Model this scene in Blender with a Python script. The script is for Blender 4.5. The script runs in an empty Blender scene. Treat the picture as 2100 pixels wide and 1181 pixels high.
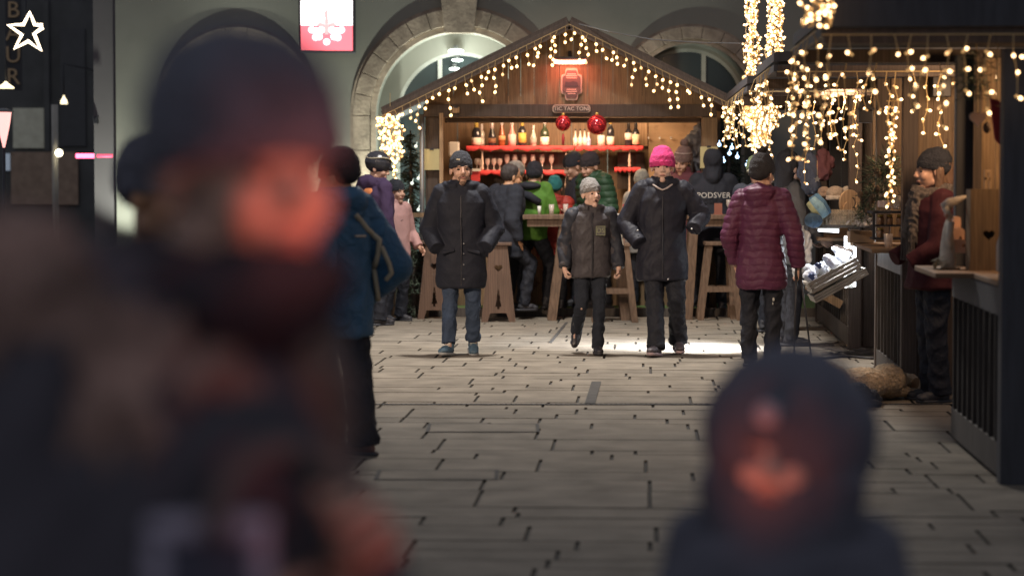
import bpy, math, random
import numpy as np
from mathutils import Vector, Matrix, Euler
random.seed(7)
PI = math.pi
sc = bpy.context.scene
C = sc.collection
F = 85 / 36 * 2100.0
CAMZ = 1.7
PITCH = math.atan(245 / F)
V = Vector

def W(px, py, Y):
    """point of the place seen at photo pixel (px, py) and standing Y metres away"""
    v = -(py - 590.5) / F
    d = V(((px - 1050) / F, math.cos(PITCH) + v * math.sin(PITCH), -math.sin(PITCH) + v * math.cos(PITCH)))
    d *= Y / d.y
    return V((d.x, Y, CAMZ + d.z))

def SC(Y):
    return F / Y

# ---------------------------------------------------------------- materials
_M = {}
def mat(name, col, rough=0.65, var=0.15, scale=6.0, bump=0.0, bscale=30.0, bdist=0.01, metal=0.0, stretch=(1, 1, 1),
        emit=None, es=0.0, wood=False, sheen=0.0, alpha=None, spec=0.5, folds=0.0, trans=0.0, knit=0.0, stain=None):
    if name in _M:
        return _M[name]
    m = bpy.data.materials.new(name)
    m.use_nodes = True
    nt = m.node_tree
    N, L = nt.nodes, nt.links
    b = N['Principled BSDF']
    b.inputs['Roughness'].default_value = rough
    b.inputs['Metallic'].default_value = metal
    b.inputs['Specular IOR Level'].default_value = spec
    if sheen:
        b.inputs['Sheen Weight'].default_value = sheen
    if trans:
        b.inputs['Transmission Weight'].default_value = trans
    if alpha is not None:
        b.inputs['Alpha'].default_value = alpha
    tc = N.new('ShaderNodeTexCoord')
    mp = N.new('ShaderNodeMapping')
    mp.inputs['Scale'].default_value = stretch
    L.new(tc.outputs['Object'], mp.inputs['Vector'])
    no = N.new('ShaderNodeTexNoise')
    no.inputs['Scale'].default_value = scale
    no.inputs['Detail'].default_value = 6
    L.new(mp.outputs[0], no.inputs['Vector'])
    mr = N.new('ShaderNodeMapRange')
    mr.inputs['From Min'].default_value = 0.3
    mr.inputs['From Max'].default_value = 0.7
    mr.inputs['To Min'].default_value = 1 - var
    mr.inputs['To Max'].default_value = 1 + var
    L.new(no.outputs['Fac'], mr.inputs['Value'])
    at = N.new('ShaderNodeAttribute')
    at.attribute_name = 'tone'
    mu = N.new('ShaderNodeMath'); mu.operation = 'MULTIPLY'
    L.new(mr.outputs[0], mu.inputs[0]); L.new(at.outputs['Fac'], mu.inputs[1])
    vm = N.new('ShaderNodeVectorMath'); vm.operation = 'SCALE'
    vm.inputs[0].default_value = col
    L.new(mu.outputs[0], vm.inputs['Scale'])
    cur = vm.outputs[0]
    if wood:
        wv = N.new('ShaderNodeTexWave')
        wv.inputs['Scale'].default_value = 2.2
        wv.inputs['Distortion'].default_value = 9
        wv.inputs['Detail'].default_value = 3
        wv.inputs['Detail Scale'].default_value = 1.5
        L.new(mp.outputs[0], wv.inputs['Vector'])
        mx = N.new('ShaderNodeMix'); mx.data_type = 'RGBA'; mx.blend_type = 'MULTIPLY'
        m2 = N.new('ShaderNodeMath'); m2.operation = 'MULTIPLY'; m2.inputs[1].default_value = 0.45
        L.new(wv.outputs['Fac'], m2.inputs[0]); L.new(m2.outputs[0], mx.inputs[0])
        L.new(cur, mx.inputs[6]); mx.inputs[7].default_value = (0.45, 0.36, 0.30, 1)
        cur = mx.outputs[2]
    if stain:
        s1 = N.new('ShaderNodeTexNoise'); s1.inputs['Scale'].default_value = stain[0]; s1.inputs['Detail'].default_value = 8
        s1.inputs['Roughness'].default_value = 0.7
        L.new(tc.outputs['Object'], s1.inputs['Vector'])
        r1 = N.new('ShaderNodeMapRange'); r1.inputs['From Min'].default_value = stain[1]; r1.inputs['From Max'].default_value = stain[1] + stain[2]
        L.new(s1.outputs['Fac'], r1.inputs['Value'])
        mx = N.new('ShaderNodeMix'); mx.data_type = 'RGBA'
        L.new(r1.outputs[0], mx.inputs[0]); L.new(cur, mx.inputs[6]); mx.inputs[7].default_value = (*stain[3], 1)
        cur = mx.outputs[2]
    L.new(cur, b.inputs['Base Color'])
    prev = None
    def addbump(h, st, dist):
        nonlocal prev
        bn = N.new('ShaderNodeBump')
        bn.inputs['Strength'].default_value = st
        bn.inputs['Distance'].default_value = dist
        L.new(h, bn.inputs['Height'])
        if prev is not None:
            L.new(prev, bn.inputs['Normal'])
        prev = bn.outputs[0]
    if folds:
        f1 = N.new('ShaderNodeTexNoise'); f1.inputs['Scale'].default_value = 9; f1.inputs['Detail'].default_value = 3
        f1.inputs['Distortion'].default_value = 1.4
        L.new(mp.outputs[0], f1.inputs['Vector'])
        addbump(f1.outputs['Fac'], folds, 0.05)
    if bump:
        b2 = N.new('ShaderNodeTexNoise'); b2.inputs['Scale'].default_value = bscale; b2.inputs['Detail'].default_value = 5
        L.new(mp.outputs[0], b2.inputs['Vector'])
        addbump(b2.outputs['Fac'], bump, bdist)
    if knit:
        k = N.new('ShaderNodeTexVoronoi'); k.inputs['Scale'].default_value = knit
        L.new(tc.outputs['Object'], k.inputs['Vector'])
        addbump(k.outputs['Distance'], 0.8, 0.012)
    if prev is not None:
        L.new(prev, b.inputs['Normal'])
    if emit:
        b.inputs['Emission Color'].default_value = (*emit, 1)
        b.inputs['Emission Strength'].default_value = es
    _M[name] = m
    return m

# ---------------------------------------------------------------- mesh primitives: each returns (verts, faces)
def box(c, h, R=None):
    v = [V((x * h[0], y * h[1], z * h[2])) for x in (-1, 1) for y in (-1, 1) for z in (-1, 1)]
    if R is not None:
        v = [R @ p for p in v]
    v = [p + V(c) for p in v]
    f = [(0, 1, 3, 2), (4, 6, 7, 5), (0, 4, 5, 1), (2, 3, 7, 6), (0, 2, 6, 4), (1, 5, 7, 3)]
    return v, f

def bx(a, b):
    a, b = V(a), V(b)
    return box((a + b) / 2, [abs(x) / 2 for x in (b - a)])

def frame_of(d, up=V((0, 0, 1))):
    d = d.normalized()
    if abs(d.dot(up)) > 0.95:
        up = V((0, 1, 0))
    s = d.cross(up).normalized()
    return s, s.cross(d).normalized(), d

def bar(a, b, w, t, up=V((0, 0, 1))):
    """square timber from a to b: w across, t along the other axis"""
    a, b = V(a), V(b)
    s, u, d = frame_of(b - a, up)
    R = Matrix((s, u, d)).transposed()
    return box((a + b) / 2, (w / 2, t / 2, (b - a).length / 2), R)

def rings(rs, closed=True):
    """rs: list of rings (equal length) -> closed skin with fan caps"""
    n = len(rs[0]); v = [p for r in rs for p in r]; f = []
    for i in range(len(rs) - 1):
        for j in range(n):
            a = i * n + j; b = i * n + (j + 1) % n
            f.append((a, b, b + n, a + n))
    if closed:
        for r0, fl in ((0, True), (len(rs) - 1, False)):
            c = sum(rs[r0], V((0, 0, 0))) / n
            v.append(c); k = len(v) - 1
            for j in range(n):
                a = r0 * n + j; b = r0 * n + (j + 1) % n
                f.append((b, a, k) if fl else (a, b, k))
    return v, f

def cap(p0, p1, r0, r1, n=12, k=3):
    p0, p1 = V(p0), V(p1)
    d = p1 - p0
    if d.length < 1e-6:
        d = V((0, 0, 1e-4))
    s, u, d = frame_of(d)
    rs = []
    for i in range(k):
        a = PI / 2 * (1 - (i + 0.35) / k)
        rs.append((p0 - d * r0 * math.sin(a), r0 * math.cos(a)))
    rs.append((p0, r0)); rs.append((p1, r1))
    for i in range(k):
        a = PI / 2 * (i + 1 - 0.35) / k
        rs.append((p1 + d * r1 * math.sin(a), r1 * math.cos(a)))
    return rings([[c + (s * math.cos(2 * PI * j / n) + u * math.sin(2 * PI * j / n)) * r for j in range(n)] for c, r in rs])

def tube(pts, r, n=6):
    pts = [V(p) for p in pts]
    if not isinstance(r, (list, tuple)):
        r = [r] * len(pts)
    rs = []
    s = None
    for i, p in enumerate(pts):
        d = (pts[min(i + 1, len(pts) - 1)] - pts[max(i - 1, 0)])
        if d.length < 1e-9:
            d = V((0, 0, 1))
        d.normalize()
        if s is None:
            s, u, d = frame_of(d)
        else:
            s = (s - d * s.dot(d))
            if s.length < 1e-6:
                s, u, d = frame_of(d)
            s.normalize()
        u = d.cross(s)
        rs.append([p + (s * math.cos(2 * PI * j / n) + u * math.sin(2 * PI * j / n)) * r[i] for j in range(n)])
    return rings(rs)

def ell(c, r, R=None, n=16, m=10):
    c = V(c); rs = []
    for i in range(m):
        a = PI * (i + 0.5) / m
        ring = [V((r[0] * math.sin(a) * math.cos(2 * PI * j / n), r[1] * math.sin(a) * math.sin(2 * PI * j / n), r[2] * math.cos(a))) for j in range(n)]
        rs.append([(R @ p if R is not None else p) + c for p in ring])
    rs.reverse()
    return rings(rs)

def loft(secs, n=28, e=2.0):
    """horizontal rings: (x, y, z, rx, ry)"""
    rs = []
    for x, y, z, rx, ry in secs:
        ring = []
        for j in range(n):
            a = 2 * PI * j / n
            ca, sa = math.cos(a), math.sin(a)
            ring.append(V((x + rx * math.copysign(abs(ca) ** (2 / e), ca), y + ry * math.copysign(abs(sa) ** (2 / e), sa), z)))
        rs.append(ring)
    return rings(rs)

def lathe(c, prof, n=16):
    """prof: (r, z) from bottom to top"""
    return loft([(c[0], c[1], c[2] + z, r, r) for r, z in prof], n)

def prism(poly, y0, y1):
    """polygon of (x, z) extruded along y"""
    n = len(poly)
    v = [V((x, y0, z)) for x, z in poly] + [V((x, y1, z)) for x, z in poly]
    f = [tuple(range(n)), tuple(range(2 * n - 1, n - 1, -1))]
    for i in range(n):
        j = (i + 1) % n
        f.append((i, i + n, j + n, j))
    return v, f

def xf(pr, M4):
    return [M4 @ V(p) for p in pr[0]], pr[1]

def arc_band(cx, cz, r0, r1, y0, y1, a0=0, a1=PI, n=40, legs=0.0):
    """an arch: half ring between r0 and r1 in the x-z plane, thickness along y, straight legs below"""
    pts = [(cx + math.cos(a0 + (a1 - a0) * i / n), cz + math.sin(a0 + (a1 - a0) * i / n), a0 + (a1 - a0) * i / n) for i in range(n + 1)]
    inn = [(cx + r0 * math.cos(a), cz + r0 * math.sin(a)) for _, _, a in pts]
    out = [(cx + r1 * math.cos(a), cz + r1 * math.sin(a)) for _, _, a in pts]
    if legs:
        inn = [(cx + r0, cz - legs)] + inn + [(cx - r0, cz - legs)]
        out = [(cx + r1, cz - legs)] + out + [(cx - r1, cz - legs)]
    v = []; f = []
    for (a, b), (c, d) in zip(inn, out):
        v += [V((a, y0, b)), V((c, y0, d)), V((c, y1, d)), V((a, y1, b))]
    m = len(inn)
    for i in range(m - 1):
        k = 4 * i
        for q in range(4):
            f.append((k + q, k + (q + 1) % 4, k + 4 + (q + 1) % 4, k + 4 + q))
    f += [(0, 3, 2, 1), (4 * m - 4, 4 * m - 3, 4 * m - 2, 4 * m - 1)]
    return v, f

class MB:
    def __init__(s):
        s.v = []; s.f = []; s.t = []; s.m = []
    def add(s, pr, tone=1.0, mi=0):
        k = len(s.v)
        s.v.extend(pr[0])
        for f in pr[1]:
            s.f.append(tuple(i + k for i in f)); s.t.append(tone); s.m.append(mi)
        return s
    def mesh(s, name, inv=None):
        me = bpy.data.meshes.new(name)
        v = s.v if inv is None else [inv @ V(p) for p in s.v]
        me.from_pydata([tuple(p) for p in v], [], s.f)
        me.update()
        at = me.attributes.new('tone', 'FLOAT', 'FACE')
        at.data.foreach_set('value', s.t)
        if any(s.m):
            me.polygons.foreach_set('material_index', s.m)
        return me

_INV = {}
def tag(o, label=None, cat=None, group=None, kind=None):
    if label: o['label'] = label
    if cat: o['category'] = cat
    if group: o['group'] = group
    if kind: o['kind'] = kind
    return o

def thing(name, label, cat, loc=(0, 0, 0), rotz=0.0, group=None, kind=None):
    o = bpy.data.objects.new(name, None)
    o.empty_display_size = 0.1
    C.objects.link(o)
    o.location = loc; o.rotation_euler = (0, 0, rotz)
    tag(o, label, cat, group, kind)
    M4 = Matrix.Translation(V(loc)) @ Matrix.Rotation(rotz, 4, 'Z')
    _INV[o.name] = M4.inverted()
    return o

def root_inv(o):
    while o.parent is not None:
        o = o.parent
    return _INV.get(o.name)

def link(name, me, m, parent=None, smooth=False):
    o = bpy.data.objects.new(name, me)
    C.objects.link(o)
    if parent is not None:
        o.parent = parent
    for mm in (m if isinstance(m, (list, tuple)) else [m]):
        me.materials.append(mm)
    if smooth:
        me.polygons.foreach_set('use_smooth', [True] * len(me.polygons))
    return o

def part(name, prims, m, parent=None, smooth=False, local=False, bevel=0.0, label=None):
    """one mesh object made of prims (world coordinates unless local)"""
    if isinstance(prims, MB):
        mb = prims
    else:
        mb = MB()
        for p in (prims if isinstance(prims, list) else [prims]):
            mb.add(p)
    inv = None if (local or parent is None) else root_inv(parent)
    o = link(name, mb.mesh(name, inv), m, parent, smooth)
    if bevel:
        bm = o.modifiers.new('b', 'BEVEL'); bm.width = bevel; bm.segments = 2; bm.limit_method = 'ANGLE'
    if label: o['label'] = label
    return o

def solo(name, label, cat, prims, m, loc=None, group=None, smooth=False, bevel=0.0, kind=None):
    """a thing that is a single mesh; its origin sits at loc"""
    mb = prims
    if not isinstance(prims, MB):
        mb = MB()
        for p in (prims if isinstance(prims, list) else [prims]):
            mb.add(p)
    if loc is None:
        zs = min(p[2] for p in mb.v)
        loc = V((sum(p[0] for p in mb.v) / len(mb.v), sum(p[1] for p in mb.v) / len(mb.v), zs))
    o = link(name, mb.mesh(name, Matrix.Translation(-V(loc))), m, None, smooth)
    o.location = loc
    _INV[o.name] = Matrix.Translation(-V(loc))
    if bevel:
        bm = o.modifiers.new('b', 'BEVEL'); bm.width = bevel; bm.segments = 2; bm.limit_method = 'ANGLE'
    return tag(o, label, cat, group, kind)

def struct(name, prims, m, smooth=False):
    o = part(name, prims, m, None, smooth, local=True)
    o['kind'] = 'structure'
    return o

def remesh(prims, voxel, smooth=5, extra=None, name='m', fn=None):
    mb = MB()
    for p in prims: mb.add(p)
    me = mb.mesh(name)
    o = bpy.data.objects.new('tmp', me); C.objects.link(o)
    r = o.modifiers.new('r', 'REMESH'); r.mode = 'VOXEL'; r.voxel_size = voxel
    if smooth:
        s = o.modifiers.new('s', 'SMOOTH'); s.factor = 0.5; s.iterations = smooth
    dg = bpy.context.evaluated_depsgraph_get()
    me2 = bpy.data.meshes.new_from_object(o.evaluated_get(dg), depsgraph=dg)
    bpy.data.objects.remove(o); bpy.data.meshes.remove(me)
    n = len(me2.vertices)
    if fn is not None and n:
        co = np.empty(n * 3); me2.vertices.foreach_get('co', co); co = co.reshape(-1, 3)
        me2.update()
        no = np.empty(n * 3); me2.vertices.foreach_get('normal', no); no = no.reshape(-1, 3)
        co = fn(co, no)
        me2.vertices.foreach_set('co', co.reshape(-1)); me2.update()
    if extra:
        co = np.empty(len(me2.vertices) * 3); me2.vertices.foreach_get('co', co)
        vv = [tuple(p) for p in co.reshape(-1, 3)]
        ff = [tuple(p.vertices) for p in me2.polygons]
        for pr in extra:
            k = len(vv); vv += [tuple(p) for p in pr[0]]; ff += [tuple(i + k for i in f) for f in pr[1]]
        m3 = bpy.data.meshes.new(name); m3.from_pydata(vv, [], ff); m3.update()
        bpy.data.meshes.remove(me2); me2 = m3
    at = me2.attributes.get('tone')
    if at: me2.attributes.remove(at)
    at = me2.attributes.new('tone', 'FLOAT', 'FACE')
    at.data.foreach_set('value', [1.0] * len(me2.polygons))
    me2.polygons.foreach_set('use_smooth', [True] * len(me2.polygons))
    me2.materials.clear()
    return me2

def wrinkle(amp, freq=9.0, seed=0, quilt=None, zr=None):
    rng = np.random.RandomState(seed)
    ks = rng.normal(size=(9, 3)); ks /= np.linalg.norm(ks, axis=1)[:, None]
    ks *= (freq * (0.7 + rng.rand(9) * 1.8))[:, None] * 2
    ks[:, 2] *= 0.75
    ph = rng.rand(9) * 6.28
    def fn(co, no):
        w = co + 0.03 * np.sin(co[:, [1, 2, 0]] * 14 + seed)
        d = np.sin(w @ ks.T + ph)
        h = (1 - np.abs(d)).mean(axis=1) - 0.36
        out = co + no * (h * amp * 3.2)[:, None]
        if quilt:
            pitch, qa = quilt
            z = co[:, 2] + 0.006 * np.sin(co[:, 0] * 30)
            q = np.abs(np.sin(PI * z / pitch)) ** 0.45
            q = q - 0.8
            horiz = 1 - np.abs(no[:, 2])
            out = out + no * (q * qa * np.clip(horiz * 1.6, 0, 1))[:, None]
        return out
    return fn

def text_prim(s, size, ext=0.004, space=1.0):
    cu = bpy.data.curves.new('t', 'FONT'); cu.body = s; cu.size = size; cu.extrude = ext
    cu.align_x = 'CENTER'; cu.align_y = 'CENTER'; cu.space_character = space; cu.resolution_u = 3
    o = bpy.data.objects.new('t', cu); C.objects.link(o)
    dg = bpy.context.evaluated_depsgraph_get()
    me = bpy.data.meshes.new_from_object(o.evaluated_get(dg), depsgraph=dg)
    v = [V((p.co.x, -p.co.z, p.co.y)) for p in me.vertices]     # stands upright, reads from -y
    f = [tuple(p.vertices) for p in me.polygons]
    bpy.data.objects.remove(o); bpy.data.curves.remove(cu); bpy.data.meshes.remove(me)
    return v, f

def holed(outer, holes, thick):
    """flat board in x-z with holes, thickness along y"""
    cu = bpy.data.curves.new('h', 'CURVE'); cu.dimensions = '2D'; cu.fill_mode = 'BOTH'; cu.extrude = thick / 2
    for poly in [outer] + holes:
        sp = cu.splines.new('POLY'); sp.points.add(len(poly) - 1); sp.use_cyclic_u = True
        for i, (x, z) in enumerate(poly): sp.points[i].co = (x, z, 0, 1)
    o = bpy.data.objects.new('h', cu); C.objects.link(o)
    dg = bpy.context.evaluated_depsgraph_get()
    me = bpy.data.meshes.new_from_object(o.evaluated_get(dg), depsgraph=dg)
    v = [V((p.co.x, -p.co.z, p.co.y)) for p in me.vertices]
    f = [tuple(p.vertices) for p in me.polygons]
    bpy.data.objects.remove(o); bpy.data.curves.remove(cu); bpy.data.meshes.remove(me)
    return v, f

def T(x, y, z, rz=0, s=1):
    return Matrix.Translation(V((x, y, z))) @ Matrix.Rotation(rz, 4, 'Z') @ Matrix.Scale(s, 4)

def dup(root, loc, rotz=0.0, label=None, group=None):
    r = root.copy(); C.objects.link(r); r.location = loc; r.rotation_euler = (0, 0, rotz)
    if label: r['label'] = label
    if group: r['group'] = group
    for ch in list(root.children):
        c = ch.copy(); C.objects.link(c); c.parent = r
        for g in ch.children:
            d = g.copy(); C.objects.link(d); d.parent = c
    return r
# ---------------------------------------------------------------- palette
NIGHT = (0.085, 0.09, 0.105)          # black winter cloth
def cloth(name, col, **k):
    k.setdefault('rough', 0.85); k.setdefault('var', 0.12); k.setdefault('folds', 0.12); k.setdefault('bump', 0.2)
    k.setdefault('bscale', 180); k.setdefault('bdist', 0.003); k.setdefault('sheen', 0.0); k.setdefault('spec', 0.25)
    return mat(name, col, **k)
def knit(name, col, **k):
    return mat(name, col, rough=0.95, var=0.2, scale=25, knit=k.pop('knit', 110), **k)
black = cloth('black_cloth', (0.026, 0.029, 0.040))
nylon = cloth('black_nylon', (0.028, 0.031, 0.042), rough=0.6, folds=0.2, spec=.2)
knitblack = knit('black_knit', (0.022, 0.024, 0.033))
nightcloth = cloth('charcoal_cloth', (0.105, 0.105, 0.130))
nightknit = knit('charcoal_knit', (0.115, 0.116, 0.145))
skin = mat('skin', (0.50, 0.30, 0.22), rough=0.55, var=0.08, scale=20)
skinpale = mat('skin_pale', (0.58, 0.38, 0.30), rough=0.55, var=0.08, scale=20)
eyem = mat('eye_dark', (0.03, 0.025, 0.025), rough=0.2, var=0)
browm = mat('brow_hair', (0.10, 0.07, 0.05), rough=0.8, var=0.2)
lipm = mat('lips', (0.36, 0.15, 0.13), rough=0.5, var=0.05)
hairdark = mat('hair_dark', (0.05, 0.04, 0.038), rough=0.6, var=0.3, scale=4, stretch=(8, 8, 1), bump=0.6, bscale=30)
rubber = mat('rubber', (0.03, 0.03, 0.037), rough=0.6, var=0.1)
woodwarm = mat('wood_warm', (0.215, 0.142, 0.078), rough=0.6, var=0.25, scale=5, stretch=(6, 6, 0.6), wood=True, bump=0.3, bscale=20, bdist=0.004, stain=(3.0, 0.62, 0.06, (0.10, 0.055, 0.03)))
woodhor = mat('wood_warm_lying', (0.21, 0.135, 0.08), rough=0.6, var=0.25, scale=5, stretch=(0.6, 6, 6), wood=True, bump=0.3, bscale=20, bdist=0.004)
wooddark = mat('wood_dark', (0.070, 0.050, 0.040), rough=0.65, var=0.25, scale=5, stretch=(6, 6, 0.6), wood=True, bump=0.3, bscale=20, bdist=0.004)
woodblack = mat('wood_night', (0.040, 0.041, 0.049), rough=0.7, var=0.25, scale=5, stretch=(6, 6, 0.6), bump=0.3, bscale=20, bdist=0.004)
woodgrey = mat('wood_weathered', (0.060, 0.052, 0.047), rough=0.7, var=0.3, scale=5, stretch=(6, 6, 0.6), wood=True, bump=0.4, bscale=20, bdist=0.004)
woodpale = mat('wood_pale', (0.50, 0.34, 0.20), rough=0.55, var=0.15, scale=6, stretch=(4, 4, 0.6), wood=True)
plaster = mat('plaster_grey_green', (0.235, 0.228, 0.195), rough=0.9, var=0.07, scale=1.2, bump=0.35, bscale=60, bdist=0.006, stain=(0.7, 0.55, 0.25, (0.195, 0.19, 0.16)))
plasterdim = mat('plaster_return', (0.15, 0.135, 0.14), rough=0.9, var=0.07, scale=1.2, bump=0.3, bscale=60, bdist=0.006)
stone = mat('arch_stone', (0.34, 0.27, 0.205), rough=0.85, var=0.3, scale=6, bump=0.6, bscale=22, bdist=0.02, stain=(2.5, 0.5, 0.2, (0.24, 0.185, 0.14)))
white = mat('white_paint', (0.62, 0.62, 0.58), rough=0.5, var=0.05)
metalgrey = mat('grey_metal', (0.22, 0.225, 0.23), rough=0.5, var=0.1, metal=0.8)
metaldark = mat('dark_metal', (0.035, 0.035, 0.042), rough=0.45, var=0.1, metal=0.3)
cablem = mat('light_cable', (0.42, 0.30, 0.14), rough=0.5, var=0.1)
bulbm = mat('warm_bulb', (0.9, 0.8, 0.6), var=0, emit=(1.0, 0.58, 0.22), es=6.5)
bulbw = mat('bright_bulb', (0.9, 0.85, 0.75), var=0, emit=(1.0, 0.62, 0.30), es=5.5)
holder = mat('bulb_holder', (0.7, 0.48, 0.22), var=0.1, emit=(1.0, 0.55, 0.2), es=0.5)
glassdark = mat('window_glass_night', (0.030, 0.040, 0.040), rough=0.12, var=0.1, scale=1, spec=0.6)
# ---------------------------------------------------------------- people
# local frame: the person faces -y, +x is the person's own left, z up, sizes as fractions of the height H
SK = dict(hip=(.052, 0, .515), knee=(.058, -.006, .285), ankle=(.058, .012, .045),
          shoulder=(.097, .005, .812), elbow=(.134, .02, .64), wrist=(.132, -.03, .50))

def hand(wr, d, tdir, cdir, k, curl):
    d = d.normalized(); t = (tdir - d * tdir.dot(d)).normalized(); c = cdir - d * cdir.dot(d); c = (c - t * c.dot(t)).normalized()
    R = Matrix((t, c, d)).transposed()
    core = [ell(wr + d * .048 * k, (.040 * k, .017 * k, .052 * k), R, 12, 8), cap(wr, wr + d * .03 * k, .024 * k, .027 * k)]
    fin = []
    for i, (ln, off) in enumerate(((.070, .031), (.078, .011), (.073, -.009), (.058, -.028))):
        b = wr + d * (.075 + (.006 if i in (1, 2) else 0)) * k + t * off * k
        a1, a2, a3 = curl * .7, curl * 1.7, curl * 2.5
        p = b - d * .012 * k; pts = [p, b]
        for a, l in ((a1, .42), (a2, .32), (a3, .26)):
            pts.append(pts[-1] + (d * math.cos(a) + c * math.sin(a)) * ln * l * k)
        fin.append(tube(pts, [.0092 * k, .0095 * k, .0088 * k, .008 * k, .0062 * k], 8))
    b = wr + d * .022 * k + t * .026 * k
    q1 = b + (d * .62 + t * .62 + c * .25).normalized() * .036 * k
    q2 = q1 + (d * .85 + t * .15 + c * (.35 + .4 * curl)).normalized() * .036 * k
    fin.append(tube([b - t * .01 * k, b, q1, q2], [.012 * k, .013 * k, .0105 * k, .0078 * k], 8))
    return core, fin

def head_mat(P, H, sp):
    k = H / 7.5 / .235
    c = V(sp.get('head_at', (0, -.012, .93))) * H
    y, p, r = sp.get('look', (0, 0, 0))
    return Matrix.Translation(c) @ Matrix.Rotation(y, 4, 'Z') @ Matrix.Rotation(p, 4, 'X') @ Matrix.Rotation(r, 4, 'Y') @ Matrix.Scale(k * sp.get('headscale', 1.15), 4)

def person(label, loc, yaw, H, sp, group=None, cat='person'):
    P = thing('person', label, cat, loc, yaw, group)
    vx = sp.get('voxel', .008)
    J = {}
    for s, n in ((1, 'L'), (-1, 'R')):
        for j, q in SK.items():
            q = sp.get(j + n, sp.get(j, None)) or q
            q = V(q)
            if (j + n) not in sp: q = V((q.x * s, q.y, q.z))
            J[j + n] = q * H
    HM = head_mat(P, H, sp)
    k = H / 1.75
    lean = sp.get('lean', 0.0); side = sp.get('sway', 0.0)          # torso shift at shoulder height, forward and sideways
    def off(z):                                                       # offset of the trunk axis at height z (fraction)
        t = min(1, max(0, (z - .52) / .3))
        return V((side * t, -lean * t, 0))
    hx = (J['hipL'].x + J['hipR'].x) / 2 / H; hy = (J['hipL'].y + J['hipR'].y) / 2 / H
    zd = sp.get('drop', 0.0)                                          # everything above the hips lowered (sitting)
    def tz(z): return z - zd
    if zd or lean or side or hx or hy:
        for n in 'LR':
            if 'shoulder' + n not in sp:
                o = off(.805); q = J['shoulder' + n]; J['shoulder' + n] = V((q.x + (o.x + hx) * H, q.y + (o.y + hy) * H, q.z - zd * H))
    b = []
    for z, rx, ry in ((.49, .07, .055), (.53, .088, .062), (.60, .078, .055), (.68, .085, .06), (.76, .10, .062), (.805, .092, .052), (.84, .045, .04)):
        o = off(z); b.append(((o.x + hx) * H, (o.y + hy) * H, tz(z) * H, rx * H, ry * H))
    prims = [loft(b, 24)]
    nb = off(.83); nb = V(((nb.x + hx) * H, (nb.y + hy + .006) * H, tz(.83) * H))
    prims.append(cap(nb, HM @ V((0, .02, -.06)), .033 * H, .029 * H))
    fin = []
    for s, n in ((1, 'L'), (-1, 'R')):
        sh, el, wr = J['shoulder' + n], J['elbow' + n], J['wrist' + n]
        hd = sp.get('hand' + n)
        wq = wr if hd != 'none' else el.lerp(wr, .72)
        prims += [cap(sh, el, .029 * H, .023 * H), cap(el, wq, .022 * H, .0155 * H)]
        if hd != 'none':
            hd = hd or {}
            co, fi = hand(wr, V(hd.get('dir', tuple(wr - el))), V(hd.get('thumb', (0, -1, 0))), V(hd.get('palm', (-s, 0, 0))), k, hd.get('curl', .35))
            prims += co; fin += fi
        hp, kn, an = J['hip' + n], J['knee' + n], J['ankle' + n]
        prims += [cap(hp, kn, .046 * H, .031 * H), cap(kn, an, .030 * H, .02 * H)]
        toe = V(sp.get('toe' + n, (0.12 * s, -1, 0))).normalized()
        prims.append(cap(an + V((0, 0, -.012 * H)), an + toe * .05 * H + V((0, 0, -.014 * H)), .016 * H, .011 * H))
    # head
    hp = [ell((0, .014, .032), (.076, .096, .088)), ell((0, -.022, -.03), (.060, .068, .082)), cap((0, -.055, -.098), (0, -.062, -.1), .026, .024),
          ell((.033, -.058, -.03), (.027, .026, .03)), ell((-.033, -.058, -.03), (.027, .026, .03)),
          cap((-.03, -.078, .02), (.03, -.078, .02), .011, .011), cap((0, -.086, .012), (0, -.104, -.026), .008, .012),
          cap((-.011, -.096, -.032), (.011, -.096, -.032), .009, .009),
          cap((-.02, -.082, -.062), (.02, -.082, -.062), .009, .009), cap((.045, .0, -.07), (0, -.05, -.09), .025, .025), cap((-.045, .0, -.07), (0, -.05, -.09), .025, .025)]
    for s in (1, -1):
        hp.append(ell((.079 * s, .012, -.012), (.009, .02, .031), Matrix.Rotation(-.35 * s, 3, 'Z')))
    prims += [xf(p, HM) for p in hp]
    me = remesh(prims, sp.get('bodyvoxel', vx * .8), 3, fin, 'person_body')
    bo = link('body', me, sp.get('skin', skin), P)
    if sp.get('face', True):
        for s in (1, -1):
            part('eye', [xf(ell((.030 * s, -.073, -.001), (.0125, .009, .0075), None, 10, 8), HM)], eyem, P, True, local=True)
            part('eyebrow', [xf(tube([(.015 * s, -.090, .019), (.031 * s, -.088, .024), (.047 * s, -.076, .018)], [.003, .0038, .0025], 6), HM)], browm, P, True, local=True)
        if sp.get('mouth') == 'open':
            part('mouth', [xf(ell((0, -.0885, -.064), (.015, .006, .013), None, 12, 8), HM)], mat('mouth_open', (.06, .02, .02), var=0), P, True, local=True)
        else:
            part('lips', [xf(tube([(-.024, -.083, -.064), (-.01, -.0925, -.062), (.01, -.0925, -.062), (.024, -.083, -.064)], [.003, .0055, .0055, .003], 8), HM)], lipm, P, True, local=True)
    if sp.get('beard'):
        part('beard', [xf(tube([(-.030, -.082, -.064), (-.02, -.094, -.052), (0, -.098, -.05), (.02, -.094, -.052), (.030, -.082, -.064)], [.003, .0035, .0035, .0035, .003], 8), HM),
                       xf(ell((0, -.080, -.103), (.019, .012, .016), None, 12, 8), HM), xf(tube([(-.03, -.08, -.066), (-.022, -.082, -.1)], [.003, .004], 6), HM), xf(tube([(.03, -.08, -.066), (.022, -.082, -.1)], [.003, .004], 6), HM)], mat('beard_hair', (.16, .10, .07), rough=.8), P, True, local=True)
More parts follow.
